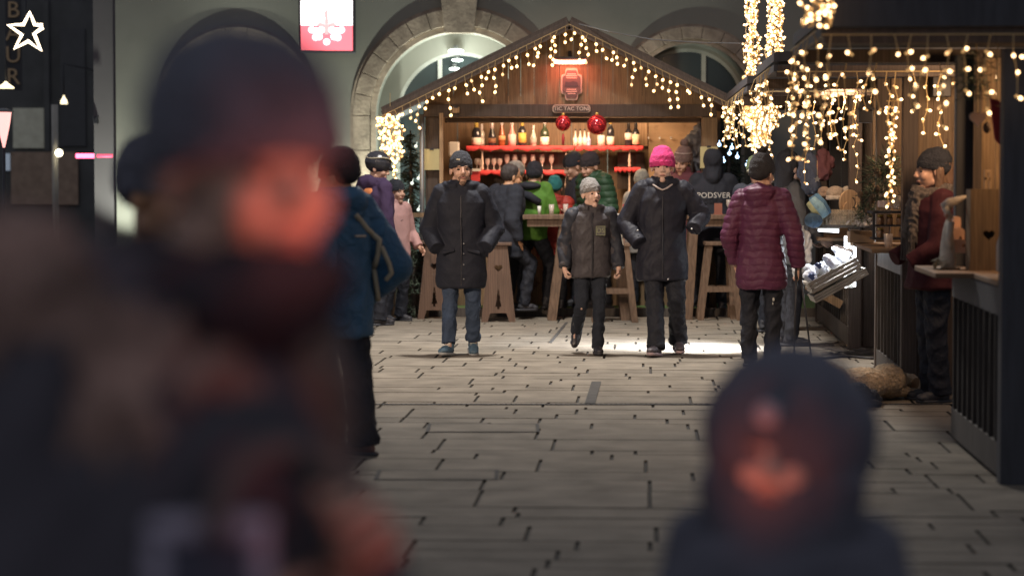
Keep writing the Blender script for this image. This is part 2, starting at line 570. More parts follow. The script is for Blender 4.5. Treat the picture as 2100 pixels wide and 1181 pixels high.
    if sp.get('hair'):
        hs = sp['hair']
        pr = [xf(ell((0, .03, .035), (.085, .098, .092)), HM)]
        for q in hs.get('blobs', []): pr.append(xf(ell(q[:3], q[3:6]), HM))
        if hs.get('long'):
            pr += [xf(cap((.07 * s, .03, 0), (.075 * s, .02, -hs['long']), .03, .028), HM) for s in (1, -1)] + [xf(cap((0, .085, 0), (0, .09, -hs['long']), .06, .05), HM)]
        link('hair', remesh(pr, vx, 4, None, 'hair', wrinkle(.004, 30, 3)), hs.get('mat', hairdark), P)
    # trousers
    tr = sp.get('trousers', dict(mat=black))
    if tr:
        w = tr.get('w', 1.0); pr = []
        pr.append(loft([(hx * H, hy * H, .47 * H + tr.get('crotch', 0), .075 * H, .058 * H), (hx * H, hy * H, .52 * H, .098 * H * tr.get('hipw', 1), .073 * H), (hx * H, hy * H, .60 * H, .088 * H, .066 * H)], 24))
        for n in 'LR':
            hp_, kn, an = J['hip' + n], J['knee' + n], J['ankle' + n]
            lo = tr.get('end', .0)
            e = kn.lerp(an, 1 - lo)
            pr += [cap(hp_, kn, .056 * H * w, .041 * H * w), cap(kn, kn.lerp(an, .5), .041 * H * w, .037 * H * w)]
            d = (an - kn).normalized()
            r0, r1 = .037 * H * w, tr.get('hem', .034) * H
            pr.append(tube([kn.lerp(an, .4), kn.lerp(an, .8), e + d * .012 * H], [r0, (r0 + r1) / 2 * 1.02, r1], 20))
        link('trousers', remesh(pr, vx, 3, None, 'trousers', wrinkle(tr.get('wr', .011) * k, 11, sp.get('seed', 1) + 5)), tr['mat'], P)
    # shoes
    sh = sp.get('shoes', dict(mat=rubber))
    if sh:
        for s, n in ((1, 'L'), (-1, 'R')):
            kn, an = J['knee' + n], J['ankle' + n]
            toe = V(sp.get('toe' + n, (0.12 * s, -1, 0))).normalized()
            upv = V((0, 0, 1)); upv = (upv - toe * upv.dot(toe)).normalized(); sd = toe.cross(upv)
            R = Matrix((sd, -toe, upv)).transposed()            # local: x side, -y toe, z up
            M4 = Matrix.Translation(an - upv * .045 * H) @ R.to_4x4() @ Matrix.Scale(H / 1.75, 4)
            up_ = [xf(q, M4) for q in (ell((0, .02, .05), (.042, .055, .055)), ell((0, -.06, .045), (.046, .085, .042)), ell((0, -.125, .036), (.045, .055, .032)), cap((0, .015, .05), (0, .02, .105), .042, .044))]
            if sh.get('boot'):
                up_.append(tube([an, kn.lerp(an, 1 - sh['boot'] / 2), kn.lerp(an, 1 - sh['boot'])], [.044 * k, .05 * k, .056 * k], 18))
            so = link('boot' if sh.get('boot') else 'shoe', remesh(up_, .006, 3, None, 'shoe', wrinkle(.004, 20, 2)), sh['mat'], P)
            sole = [xf(loft([(0, -.035, -.002, .044, .135), (0, -.035, .012, .05, .145), (0, -.035, .024, .048, .142)], 24, 2.5), M4)]
            part('sole', sole, sh.get('sole', rubber), so, True, local=True)
            if sh.get('laces'):
                part('laces', [xf(tube([(-.028, -.05 - i * .018, .083 - i * .008), (0, -.055 - i * .018, .092 - i * .009), (.028, -.05 - i * .018, .083 - i * .008)], .0045, 6), M4) for i in range(4)] +
                     [xf(ell((0, -.02, .105), (.026, .012, .022)), M4)], sh['laces'], so, True, local=True)
    # coat
    ja = sp.get('jacket', dict(mat=black))
    if ja:
        pr = []
        for z, rx, ry in ja.get('sec', ((.40, .118, .092), (.46, .122, .096), (.54, .118, .09), (.62, .112, .084), (.70, .118, .086), (.765, .124, .082), (.812, .104, .070), (.835, .075, .058), (.85, .05, .046))):
            o = off(z); pr.append(((o.x + hx) * H, (o.y + hy) * H, tz(z) * H, rx * H * ja.get('w', 1), ry * H * ja.get('w', 1)))
        pr = [loft(pr, 32, 2.3)]
        # a flared hollow hem is not needed: the cut is closed
        r1, r2, r3 = ja.get('sl', (.049, .043, .034))
        for n in 'LR':
            s_, e_, w_ = J['shoulder' + n], J['elbow' + n], J['wrist' + n]
            pr += [cap(s_, e_, r1 * H, r2 * H, 16), cap(e_, e_.lerp(w_, .5), r2 * H, (r2 + r3) / 2 * H, 16)]
            pr.append(tube([e_.lerp(w_, .4), e_.lerp(w_, .94)], [(r2 + r3) / 2 * H, r3 * H], 18))
        nk = off(.85); nk = V(((nk.x + hx) * H, (nk.y + hy) * H, tz(.85) * H))
        if ja.get('collar', True):
            cr = ja.get('collar_r', .045)
            pr.append(loft([(nk.x, nk.y + .003 * H, nk.z - .05 * H, cr * 1.25 * H, cr * 1.15 * H), (nk.x, nk.y, nk.z, cr * H, cr * H), (nk.x, nk.y - .004 * H, nk.z + ja.get('collar_h', .012) * H, cr * .97 * H, cr * .97 * H)], 24))
        if ja.get('hood') == 'down':
            hw = ja.get('hood_w', 1)
            pr += [ell((nk.x, nk.y + .055 * H, nk.z - .012 * H), (.07 * H * hw, .045 * H, .05 * H)), ell((nk.x, nk.y + .06 * H, nk.z - .045 * H), (.055 * H * hw, .03 * H, .04 * H))]
            pr.append(tube([(nk.x + .062 * H * math.cos(a) * hw, nk.y + .01 * H + .055 * H * math.sin(a), nk.z + .002 * H * math.sin(a)) for a in [(-.42 + i * .142) * PI for i in range(14)]], .022 * H, 12))
        if ja.get('hood') == 'up':
            pr += [xf(q, HM) for q in (ell((0, .035, .03), (.102, .115, .115)), cap((0, .04, -.05), (0, .06, -.14), .09, .085), cap((.06, .0, -.08), (.05, .03, -.14), .045, .05), cap((-.06, .0, -.08), (-.05, .03, -.14), .045, .05))]
        for q in ja.get('extra', []): pr.append(q)
        link('jacket', remesh(pr, ja.get('voxel', vx), 4, None, 'jacket', wrinkle(ja.get('wr', .009) * k, ja.get('freq', 9), sp.get('seed', 1), ja.get('quilt'))), ja['mat'], P)
    # hat
    ht = sp.get('hat')
    if ht:
        kk = ht.get('k', 1)
        top = ht.get('top', .15); ti = Matrix.Rotation(ht.get('tilt', -.16), 4, 'X')
        b0 = ht.get('brim', .018)
        sec = [(0, .012, b0 - .012, .086 * kk, .104 * kk), (0, .012, b0 + .022, .0905 * kk, .108 * kk), (0, .012, b0 + .03, .088 * kk, .106 * kk), (0, .014, .075, .085 * kk, .102 * kk), (0, .018, .105, .073 * kk, .088 * kk), (0, .024, top * .85 + .004, .055 * kk, .066 * kk), (0, .03, top - .006, .028 * kk, .034 * kk), (0, .03, top, .012, .014)]
        pr = [xf(loft(sec, 28), HM @ ti)]
        if ht.get('back'): pr.append(xf(ell((0, .05, .01), (.082, .075, .06)), HM))
        if ht.get('flaps'): pr += [xf(cap((.08 * s, .01, .02), (.075 * s, .0, -.06), .022, .016), HM) for s in (1, -1)]
        h = link('hat', remesh(pr, .006, 2, None, 'hat', wrinkle(.0035, 22, 4)), ht['mat'], P)
        if ht.get('pom'):
            pm = link('pompom', remesh([xf(ell((0, .03, top + .02), (.04, .04, .036)), HM @ ti)], .006, 1, None, 'pom', wrinkle(.010, 45, 6)), ht['pom'], h)
        if ht.get('badge'):
            part('badge', [xf(box(ht.get('badge_at', (.035, -.092, .045)), ht.get('badge_size', (.013, .003, .006)), Matrix.Rotation(.3, 3, 'Z')), HM @ ti)], ht['badge'], h, False, local=True)
        for st in ht.get('stripes', []):
            part('stripe', [xf(loft([(0, .013, st[0], st[2] , st[3]), (0, .013, st[0] + st[1], st[2] - .002, st[3] - .002)], 28), HM @ ti)], st[4], h, True, local=True)
    return P, HM, J

def world(loc, yaw, p):
    return Matrix.Translation(V(loc)) @ Matrix.Rotation(yaw, 4, 'Z') @ V(p)
def gpt(px, Y):
    """ground point under photo column px at distance Y"""
    return V(((px - 1050) / SC(Y), Y, 0))
# ---------------------------------------------------------------- ground
A_ROW = math.atan(270 / F)             # the square's own axes are turned this much from the lens axis
def RW(u, v, z=0.0):
    """u metres right of the stall counters' line, v metres along it"""
    return V((1.94 + math.tan(A_ROW) * v + u * math.cos(A_ROW), v - u * math.sin(A_ROW), z))
RROT = Matrix.Rotation(-A_ROW, 4, 'Z')
joint = mat('joint_dirt', (0.045, 0.042, 0.04), rough=0.95, var=0.3)
pave = mat('paving_stone', (0.178, 0.156, 0.128), rough=0.85, spec=.12, var=0.24, scale=3.4, bump=0.45, bscale=45, bdist=0.006,
           stain=(26.0, 0.63, 0.06, (0.065, 0.058, 0.05)))
struct('ground', bx((-60, -6, -0.3), (60, 140, -0.012)), joint)
mb = MB()
rnd = random.Random(11)
y = 3.0
ca, sa = math.cos(A_ROW), math.sin(A_ROW)
def rot2(x, y): return V((x * ca + y * sa, -x * sa + y * ca, 0))
def slab_tile(x0_, x1_, y0_, y1_, tone):
    g = .0055; h = rnd.random() * .0035; ins = .005
    a, b, c_, d_ = x0_ + g * 1.1, x1_ - g * 1.1, y0_ + g * .5, y1_ - g * .5
    top = [rot2(a + ins, c_ + ins * .6), rot2(b - ins, c_ + ins * .6), rot2(b - ins, d_ - ins * .6), rot2(a + ins, d_ - ins * .6)]
    bot = [rot2(a, c_), rot2(b, c_), rot2(b, d_), rot2(a, d_)]
    k = len(mb.v)
    mb.v += [p + V((0, 0, h)) for p in top] + [p + V((0, 0, -.0115)) for p in bot]
    mb.f.append((k, k + 1, k + 2, k + 3)); mb.t.append(tone); mb.m.append(0)
    for q in range(4):
        mb.f.append((k + q, k + 4 + q, k + 4 + (q + 1) % 4, k + (q + 1) % 4)); mb.t.append(.42); mb.m.append(0)
while y < 46:
    D_ = .34 + .34 * rnd.random()                  # a band of chunks, each chunk laid in rows of its own
    x = -16 - 3 * rnd.random()
    while x < 12:
        Wc = 1.0 + rnd.random() * 3.6
        nr = rnd.choice([1, 1, 2, 2, 2, 3]); cuts = [0] + sorted(min(.88, max(.12, (i + 1) / nr + rnd.gauss(0, .07))) for i in range(nr - 1)) + [1]
        for r_i in range(nr):
            xx = x
            while xx < x + Wc - .01:
                L_ = .26 + rnd.random() * .85
                xe = xx + L_
                if x + Wc - xe < .35: xe = x + Wc
                slab_tile(xx, xe, y + D_ * cuts[r_i], y + D_ * cuts[r_i + 1], 1 + (rnd.random() - .5) * .14)
                xx = xe
        x += Wc
    y += D_
struct('pavement', mb, [pave, joint])
# slot drain across the square
Yd = 17.35
mb = MB(); n = 0
for i in range(300):
    x = -6 + i * .036
    mb.add(box((x, Yd + .0, .0068), (.011, .012, .0015)))
mb.add(bx((-6, Yd - .024, .0045), (4.4, Yd - .017, .0075))); mb.add(bx((-6, Yd + .017, .0045), (4.4, Yd + .024, .0075)))
d = solo('drain_grate', 'narrow slotted metal drain running across the paving', 'drain', mb, metaldark, loc=(-.8, Yd, 0))
part('channel', bx((-6, Yd - .017, .0042), (4.4, Yd + .017, .0047)), joint, d)
for k, (pa, pb, w) in enumerate((((1223, 784), (1210, 829), .075), ((1162, 662), (1128, 704), .03), ((927, 718), (920, 735), .02))):
    a = W(*pa, CAMZ / ((pa[1] - 345) / F)); b = W(*pb, CAMZ / ((pb[1] - 345) / F)); a.z = b.z = .006
    o = struct(('pavement_joint', 'pavement_joint', 'pavement_joint')[k], bar(a, b, w, .004, V((0, 0, 1))), joint)

# rectangular access covers let into the paving
def cover(px0, px1, py0, py1, label):
    y0 = CAMZ * F / (py1 - 345); y1 = CAMZ * F / (py0 - 345)
    xa = (px0 - 1050) / SC(y0); xb = (px1 - 1050) / SC(y0)
    w = .022
    o = solo('access_cover', label, 'cover', [bx((xa, y0, .005), (xb, y0 + w, .0065)), bx((xa, y1 - w, .005), (xb, y1, .0065)),
              bx((xa, y0 + w, .005), (xa + w, y1 - w, .0065)), bx((xb - w, y0 + w, .005), (xb, y1 - w, .0065))], joint, loc=((xa + xb) / 2, y0, 0), group='paved access covers')
    m = MB(); m.add(bx((xa + w + .002, y0 + w + .002, .0045), (xb - w - .002, y1 - w - .002, .0062)))
    part('paved_lid', m, pave, o)
cover(765, 1022, 967, 987, 'long dark framed access cover in the paving nearest the camera')
cover(872, 1107, 871, 888, 'dark framed access cover in the paving just beyond the first one')

# ---------------------------------------------------------------- arcade building behind the bar
YB = 33.0
SB = SC(YB)
def bxz(px, py, Y=YB):
    p = W(px, py, Y); return p.x, p.z
ar = []
for cx, top, r, in ((487, 58, 160), (942, 20, 217), (1418, 56, 160)):
    x, z = bxz(cx, top + r); ar.append((x, z, r / SB))
x0 = bxz(236, 0)[0]; x1 = 6.5; ztop = 9.0
b = thing('arcade_building', 'grey green plastered building with stone framed round arches behind the bar hut', 'building', (0, YB, 0))
# wall with arch openings, pieces cut as columns of one mesh
def arch_open(x, z, r, n=28):
    return [(x - r, -.02)] + [(x - r * math.cos(PI * i / n), z + r * math.sin(PI * i / n)) for i in range(n + 1)] + [(x + r, -.02)]
inner = [(x, z, r * .80) for x, z, r in ar]
outer = [(x0, -.05), (x1, -.05), (x1, ztop), (x0, ztop)]
poly = [(x0, -.02)]
for x, z, r in inner: poly += arch_open(x, z, r)
poly += [(x1, -.02), (x1, ztop), (x0, ztop)]
w = holed(poly, [], .9)
w = xf(w, Matrix.Translation((0, YB + .45, 0)))
part('wall', [w], plaster, b)
q_ = W(196, 246, YB + .2)
part('wall_bracket', [bx((q_.x - .03, YB + .16, q_.z - .05), (q_.x + .03, YB + .278, q_.z + .05)), tube([(q_.x, YB + .17, q_.z), (q_.x + .05, YB + .02, q_.z + .03)], .012, 6)], metaldark, b)
part('plinth', [bx((x0 + .001, YB - .06, 0), (ar[0][0] - ar[0][2] * 1.04, YB - .001, .55)), bx((ar[0][0] + ar[0][2] * 1.04, YB - .06, 0), (ar[1][0] - ar[1][2] * 1.04, YB - .001, .55)), bx((ar[1][0] + ar[1][2] * 1.04, YB - .06, 0), (ar[2][0] - ar[2][2] * 1.04, YB - .001, .55))], stone, b)
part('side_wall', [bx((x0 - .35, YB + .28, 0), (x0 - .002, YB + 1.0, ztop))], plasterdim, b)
for i, (x, z, r) in enumerate(ar):
    fr = MB()
    n = 15 if i == 1 else 11
    # voussoirs
    for j in range(n):
        a0 = PI * j / n + .006; a1 = PI * (j + 1) / n - .006
        fr.add(arc_band(x, z, r * .84, r, YB - .09, YB + .05, a0 - .0035, a1 + .0035, 6), 0.93 + .14 * random.random())
    for sx in (-1, 1):
        zz = 0
        while zz < z:
            h = min(.55 + random.random() * .2, z - zz)
            a, c = sorted((x + sx * r * .84, x + sx * r))
            fr.add(bx((a, YB - .09, zz + .004), (c, YB + .05, zz + h - .004)), .93 + .14 * random.random()); zz += h
    part('arch_frame', fr, stone, b, bevel=.008)
    fi = MB()
    fi.add(arc_band(x, z, r * .785, r * .838, YB - .045, YB + .04, legs=z - .01), 1.1)
    fi.add(arc_band(x, z, r * 1.0, r * 1.03, YB - .05, YB + .02, legs=z - .01), .8)
    part('arch_moulding', fi, stone, b)
    # recessed glazing
    yg = YB + .86
    rr = r * .62 if i == 1 else r * .76
    zc = z - (.10 if i == 1 else 0)
    rev = MB()
    rev.add(arc_band(x, z, rr, r * .83, yg, yg + .1, legs=z - .02))
    part('inner_reveal', rev, plaster, b)
    gl = MB(); gl.add(prism(arch_open(x, z, rr + .01, 30), yg + .06, yg + .075))
    wi = part('window', gl, glassdark, b)
    m = MB(); t = .03
    m.add(arc_band(x, z, rr - .045, rr + .004, yg + .02, yg + .058, legs=z - .03))
    for q in (-.36, .22) if i == 2 else (-.2, .42):
        m.add(bx((x + q * r * 1.0 - t, yg + .02, .05), (x + q * r * 1.0 + t, yg + .058, z + math.sqrt(max(.01, rr * rr - (q * r) ** 2)) - .02)))
    part('mullion', m, mat('mullion_paint', (.36, .36, .33), rough=.5), wi)
# keystone of the middle arch
x, z, r = ar[1]
kx, kz = bxz(942, 70)
part('keystone', prism([(kx - .20, kz), (kx + .20, kz), (kx + .26, kz + .62), (kx - .26, kz + .62)], YB - .16, YB - .02), stone, b, bevel=.012)
# lit round ceiling lamps inside the middle window
for (px, py, rr, zz, lab) in ((935, 106, .10, .035, 'bright round lamp high inside the arched window'), (938, 124, .075, .02, 'small bright lamp just below the round lamp in the arched window'), (932, 142, .07, .02, 'lowest pale lamp glowing inside the arched window')):
    p = W(px, py, YB + .80)
    L = solo('ceiling_lamp', lab, 'lamp', [lathe((p.x, p.y, p.z - zz), [(rr * .5, 0), (rr, zz * .5), (rr * 1.05, zz), (rr, zz * 1.7), (rr * .4, zz * 2)], 20)], mat('lamp_glow_green', (.8, .9, .85), var=0, emit=(.92, 1, .93), es=3.2), loc=(p.x, p.y, p.z - zz), group='lamps in the arched window', smooth=True)
    part('canopy', [lathe((p.x, p.y + .02, p.z + zz * 1.02), [(.03, 0), (.03, .05)], 10)], metalgrey, L)

# ---------------------------------------------------------------- lit coat-of-arms box on the wall
p0 = W(670, 53, YB - .45); sg = SC(YB - .45); hw = 53 / sg; hh = 51 / sg
sgn = thing('light_box_sign', 'square backlit sign with a red and white emblem on the grey wall', 'sign', (p0.x, p0.y, p0.z - hh))
redlit = mat('sign_red_lit', (.8, .12, .14), var=0, emit=(1, .18, .22), es=1.7)
whitelit = mat('sign_white_lit', (.9, .85, .85), var=0, emit=(1, .90, .90), es=2.2)
pinklit = mat('sign_pink_lit', (.9, .5, .5), var=0, emit=(1, .50, .50), es=1.1)
part('housing', bx((p0.x - hw - .03, p0.y, p0.z - hh - .03), (p0.x + hw + .03, p0.y + .22, p0.z + hh + .03)), metaldark, sgn, bevel=.02)
part('bracket', [bar((p0.x - .15, p0.y + .22, p0.z), (p0.x - .15, YB, p0.z), .05, .05), bar((p0.x + .15, p0.y + .22, p0.z), (p0.x + .15, YB, p0.z), .05, .05)], metaldark, sgn)
part('upper_panel', bx((p0.x - hw, p0.y - .02, p0.z + .0), (p0.x + hw, p0.y - .002, p0.z + hh)), whitelit, sgn)
part('lower_panel', bx((p0.x - hw, p0.y - .02, p0.z - hh), (p0.x + hw, p0.y - .002, p0.z - .001)), redlit, sgn)
em = MB(); E = lambda pr: em.add(pr)
cx, cz, yy = p0.x, p0.z, p0.y - .024
for s in (-1, 1):
    # wings, raised arms, side dashes
    E(prism([(cx, cz + .02), (cx + s * .10, cz + .04), (cx + s * .13, cz - .0), (cx + s * .075, cz - .02)], yy - .004, yy))
    E(tube([(cx + s * .125, yy, cz + .24), (cx + s * .125, yy, cz + .17), (cx + s * .10, yy, cz + .125), (cx + s * .04, yy, cz + .10)], .006, 6))
    E(bx((cx + s * .20 - .035, yy - .004, cz + .205), (cx + s * .20 + .035, yy, cz + .215)))
E(prism([(cx - .02, cz + .1), (cx + .02, cz + .1), (cx + .035, cz + .0), (cx + .02, cz - .12), (cx - .02, cz - .12), (cx - .035, cz)], yy - .004, yy))
E(prism([(cx - .025, cz + .10), (cx + .025, cz + .10), (cx + .015, cz + .20), (cx - .005, cz + .215), (cx - .03, cz + .17)], yy - .004, yy))
part('eagle_emblem', em, pinklit, sgn)
cm = MB()
for s in (-1, 1):
    for (dx, dz) in ((.07, -.06), (.14, -.075), (.20, -.06), (.10, -.15), (.15, -.16)):
        cm.add(xf(lathe((0, 0, 0), [(.046, 0), (.044, .006)], 18), Matrix.Translation((cx + s * dx, yy, cz + dz)) @ Matrix.Rotation(PI / 2, 4, 'X')))
cm.add(xf(lathe((0, 0, 0), [(.045, 0), (.042, .006)], 18), Matrix.Translation((cx, yy - .001, cz - .22)) @ Matrix.Rotation(PI / 2, 4, 'X')))
part('white_discs', cm, whitelit, sgn)

# ---------------------------------------------------------------- dark street left of the building
YF = 52.0; SF = SC(YF)
fb = thing('far_shop_building', 'dark shop building down the side street at the left edge', 'building', (-12, YF, 0))
darkwall = mat('dark_facade', (.075, .075, .08), rough=.8, var=.2, scale=2)
part('wall', bx((-16.5, YF, 0), (-4, YF + 3, 14)), darkwall, fb)
def fpl(px0, py0, px1, py1, Y, y1=None):
    a = W(px0, py0, Y); c = W(px1, py1, Y)
    return bx((a.x, Y, c.z), (c.x, Y + (y1 or .06), a.z))
part('window', fpl(26, 222, 90, 304, YF - .08), mat('dim_lit_window', (.3, .3, .27), var=.2, emit=(.62, .60, .48), es=.07), fb)
part('doorway', fpl(122, 60, 176, 300, YF - .06), mat('doorway_dark', (.05, .05, .06), var=.1), fb)
part('pilaster', fpl(88, 0, 102, 310, YF - .14), darkwall, fb)
part('shop_front', fpl(22, 312, 160, 420, YF - .1), mat('shop_front_dim', (.16, .12, .10), var=.3, emit=(.5, .3, .2), es=.03), fb)
# vertical lettering
ls = thing('vertical_shop_sign', 'dark vertical sign with dim gold letters BAUR down the dark facade', 'sign', tuple(W(27, 185, 44)))
part('board', fpl(10, -10, 45, 186, 44), mat('sign_board_dark', (.05, .05, .055), var=.1), ls)
goldm = mat('dim_gold_letter', (.26, .19, .12), var=.1, emit=(.7, .48, .28), es=.045)
for ch, py in (('B', 22), ('A', 69), ('U', 114), ('R', 159)):
    p = W(27, py, 43.98)
    part('letter', [xf(text_prim(ch, .42, .012), Matrix.Translation(p))], goldm, ls, label='dim gold letter ' + ch)
# star outline of light tube
Ys = 33.5; pc = W(52, 70, Ys); ss = SC(Ys)
star = thing('star_light', 'glowing five pointed star outline hanging over the side street', 'star light', tuple(pc))
px_star = [(60, 26), (71, 52), (87, 54), (72, 66), (86, 103), (58, 82), (30, 100), (44, 73), (17, 52), (48, 51)]
pts = [W(a, c, Ys) for a, c in [(88, 57), (70, 70), (84, 104), (58, 85), (30, 100), (45, 72), (17, 52), (48, 51), (61, 26), (71, 51), (87, 52)]]
fine = []
for i in range(len(pts) - 1):
    for t in (0.0, .34, .67): fine.append(pts[i].lerp(pts[i + 1], t))
fine.append(pts[-1])
part('light_tube', [tube(pts, .024, 10)], mat('star_glow', (1, .9, .8), var=0, emit=(1, .80, .55), es=5), star, True)
part('bracket', [tube([pc + V((0, .05, .9)), pc + V((0, .05, .25)), V((pts[8].x, pts[8].y + .02, pts[8].z))], .012, 6)], metaldark, star, True)
# lamps in the street
def streetbit(name, label, cat, prims, m, loc=None, **k): return solo(name, label, cat, prims, m, loc=loc, **k)
p = W(10, 262, 30); 
lt = thing('wall_lantern', 'tall cone shaped pink glowing lantern cut by the left edge', 'lantern', tuple(W(8, 303, 30)))
q = W(8, 303, 30)
part('glass_shade', [lathe((q.x, q.y, q.z), [(.012, 0), (.04, .12), (.075, .28), (.095, .42), (.098, .435)], 18)], mat('pink_lantern_glow', (1, .6, .6), var=0, emit=(1, .42, .38), es=1.7), lt, True)
part('rim', [lathe((q.x, q.y, q.z + .436), [(.098, 0), (.13, .008), (.13, .02), (.03, .05)], 18)], metalgrey, lt, True)
part('pole', [tube([(q.x, q.y, 0), (q.x, q.y, q.z)], .02, 8)], metaldark, lt, True)
pole = thing('street_lamp', 'pale post with a bright bulb at its foot in the side street', 'street lamp', tuple(gpt(112, 40)))
a = W(112, 215, 40); c = W(112, 300, 40)
part('pole', [tube([(a.x, 40, 0), (a.x, 40, a.z)], [.05, .055], 12)], mat('pale_post', (.42, .40, .35), var=.1), pole, True)
q = W(121, 314, 39.8)
part('lamp_globe', [ell(q, (.06, .06, .06))], mat('lamp_white_glow', (1, 1, .9), var=0, emit=(1, .88, .6), es=11), pole, True)
part('lamp_arm', [tube([(a.x, 40, q.z), (q.x, 39.85, q.z)], .014, 6)], metaldark, pole, True)
q = W(131, 207, 46)
hl = thing('hanging_lamp', 'small bell shaped lamp glowing above the dark doorway', 'lamp', tuple(q))
part('shade', [lathe((q.x, q.y, q.z - .06), [(.07, 0), (.055, .07), (.02, .12), (.01, .16)], 14)], mat('lamp_soft_glow', (1, .9, .7), var=0, emit=(1, .84, .52), es=2.6), hl, True)
part('rod', [tube([(q.x, q.y, q.z + .1), (q.x, q.y, q.z + .7), (q.x, YF, q.z + .72)], .012, 6)], metaldark, hl, True)
q = W(12, 176, 36)
cl = thing('cone_lamp', 'pale flat cone lamp glowing below the vertical sign', 'lamp', tuple(q))
part('shade', [lathe((q.x, q.y, q.z - .04), [(.13, 0), (.10, .03), (.04, .07), (.015, .10)], 18)], mat('lamp_soft_glow', (1, .9, .7)), cl, True)
part('rod', [tube([(q.x, q.y, q.z + .06), (q.x, q.y, q.z + .8)], .008, 6)], metaldark, cl, True)
q0 = W(156, 320, 36); q1 = W(232, 320, 33.05)
ns = thing('neon_strip', 'glowing red light strip running to the building corner', 'neon sign', tuple((q0 + q1) / 2))
q1 = W(198, 320, 36); 
part('bright_tube', [tube([q0, q1], .035, 10)], mat('neon_red', (1, .1, .2), var=0, emit=(1, .10, .20), es=7), ns, True)
part('dim_tube', [tube([W(199, 320, 32.6), W(231, 320, 32.6)], .024, 10)], mat('neon_red_dim', (1, .1, .2), var=0, emit=(1, .09, .16), es=1.5), ns, True)
q = W(14, 332, 50)
part('lit_panel', fpl(7, 315, 20, 350, YF - .12), mat('bluish_panel', (.4, .45, .5), var=0, emit=(.5, .6, .75), es=.25), fb)
p = thing('dark_market_wall', 'dark unlit building wall behind the right hand huts', 'building', (9, 35, 0))
part('wall', bx((6.51, YB + .02, 0), (22, YB + .6, 9)), mat('night_wall', (.085, .088, .105), var=.2, scale=1), p)
part('cornice', bx((6.51, YB - .1, 4.4), (22, YB + .018, 4.6)), mat('night_wall', ()), p)
# ---------------------------------------------------------------- bar hut
Y0 = 28.0; S0 = SC(Y0)
def wp(px, py, Y=Y0): return W(px, py, Y)
def slab(px0, py0, px1, py1, Y, t):
    """box whose front face fills the given picture rectangle at distance Y, t metres deep"""
    a = W(px0, py0, Y); c = W(px1, py1, Y)
    return bx((a.x, Y, c.z), (c.x, Y + t, a.z))
hut = thing('bar_hut', 'wooden market bar hut with a gable front hung with warm light strings', 'market hut', tuple(gpt(1165, 29)))
ap = wp(1167, 46, 27.6); el_ = wp(786, 232, 27.6); er = wp(1531, 226, 27.6)
YR = 31.2
def roofside(e):
    m = MB(); th = .07
    d = (e - ap).normalized(); n = V((-d.z, 0, d.x)); n = n if n.z > 0 else -n
    q = [ap, e, e + n * th, ap + n * th]
    v = [V((p.x, 27.6, p.z)) for p in q] + [V((p.x, YR, p.z)) for p in q]
    m.add((v, [(0, 1, 2, 3), (7, 6, 5, 4), (0, 4, 5, 1), (1, 5, 6, 2), (2, 6, 7, 3), (3, 7, 4, 0)]))
    return m
part('roof', roofside(el_), wooddark, hut); part('roof', roofside(er), wooddark, hut)
# barge boards
for e in (el_, er):
    a = V((ap.x, 27.55, ap.z - .03)); c = V((e.x, 27.55, e.z - .03))
    part('barge_board', [bar(a, c, .05, .11, V((0, 0, 1)))], wooddark, hut, bevel=.004)
# gable boarding
m = MB(); zb = wp(0, 222).z; x = wp(872, 0).x; xr = wp(1468, 0).x
while x < xr:
    w_ = .13 + random.random() * .05; x2 = min(x + w_, xr)
    def roofz(xx):
        e = el_ if xx < ap.x else er
        return ap.z + (e.z - ap.z) * (xx - ap.x) / (e.x - ap.x) - .03
    z1, z2 = roofz(x), roofz(x2 - .006)
    if z1 > zb and z2 > zb:
        pts = [(x, zb), (x2 - .006, zb), (x2 - .006, z2)] + ([(ap.x, ap.z - .03)] if x < ap.x < x2 else []) + [(x, z1)]
        m.add(prism(pts, Y0, Y0 + .025), .8 + .4 * random.random())
    x = x2
part('gable_boarding', m, woodwarm, hut)
part('gable_beam', slab(868, 214, 1470, 240, Y0 - .05, .12), wooddark, hut, bevel=.006)
part('lintel', slab(912, 241.5, 1462, 252, Y0 + .25, .10), woodhor, hut, bevel=.006)
for a, c, mm, nm in ((872, 904, wooddark, 'corner_post'), (1440, 1470, woodwarm, 'corner_post')):
    part(nm, slab(a, 240.5, c, 640, Y0, .14), mm, hut, bevel=.006)
part('pale_post', slab(901, 232, 909, 440, Y0 - .07, .045), woodpale, hut, bevel=.004)
part('pale_post', slab(1190, 385, 1200, 440, Y0 + .3, .045), woodpale, hut, bevel=.004)
part('grey_pipe', [tube([wp(865, 235, 27.8), V((wp(865, 0, 27.8).x, 27.8, 0))], .028, 10)], metalgrey, hut, True)
# back wall inside, boards
m = MB(); x = wp(880, 0, 30.2).x; xr = wp(1480, 0, 30.2).x
while x < xr:
    w_ = .30 + random.random() * .15; x2 = min(x + w_, xr)
    m.add(bx((x, 30.2, .1), (x2 - .008, 30.23, 2.6)), .85 + .3 * random.random()); x = x2
part('back_wall', m, woodwarm, hut)
part('side_wall', [bx((wp(876, 0).x - .02, Y0 + .15, .1), (wp(876, 0).x + .03, 30.2, 2.35))], woodwarm, hut)
part('side_wall', [bx((wp(1464, 0).x - .03, Y0 + .15, .1), (wp(1464, 0).x + .02, 30.2, 2.35))], woodwarm, hut)
part('wall_batten', slab(1305, 252, 1328, 300, 30.12, .07), woodpale, hut, bevel=.004)
part('door_leaf', slab(1330, 250, 1436, 410, 30.08, .04), mat('plywood', (.42, .29, .17), rough=.6, var=.2, scale=3, stretch=(1, 1, 3), stain=(4, .58, .1, (.28, .18, .1))), hut)
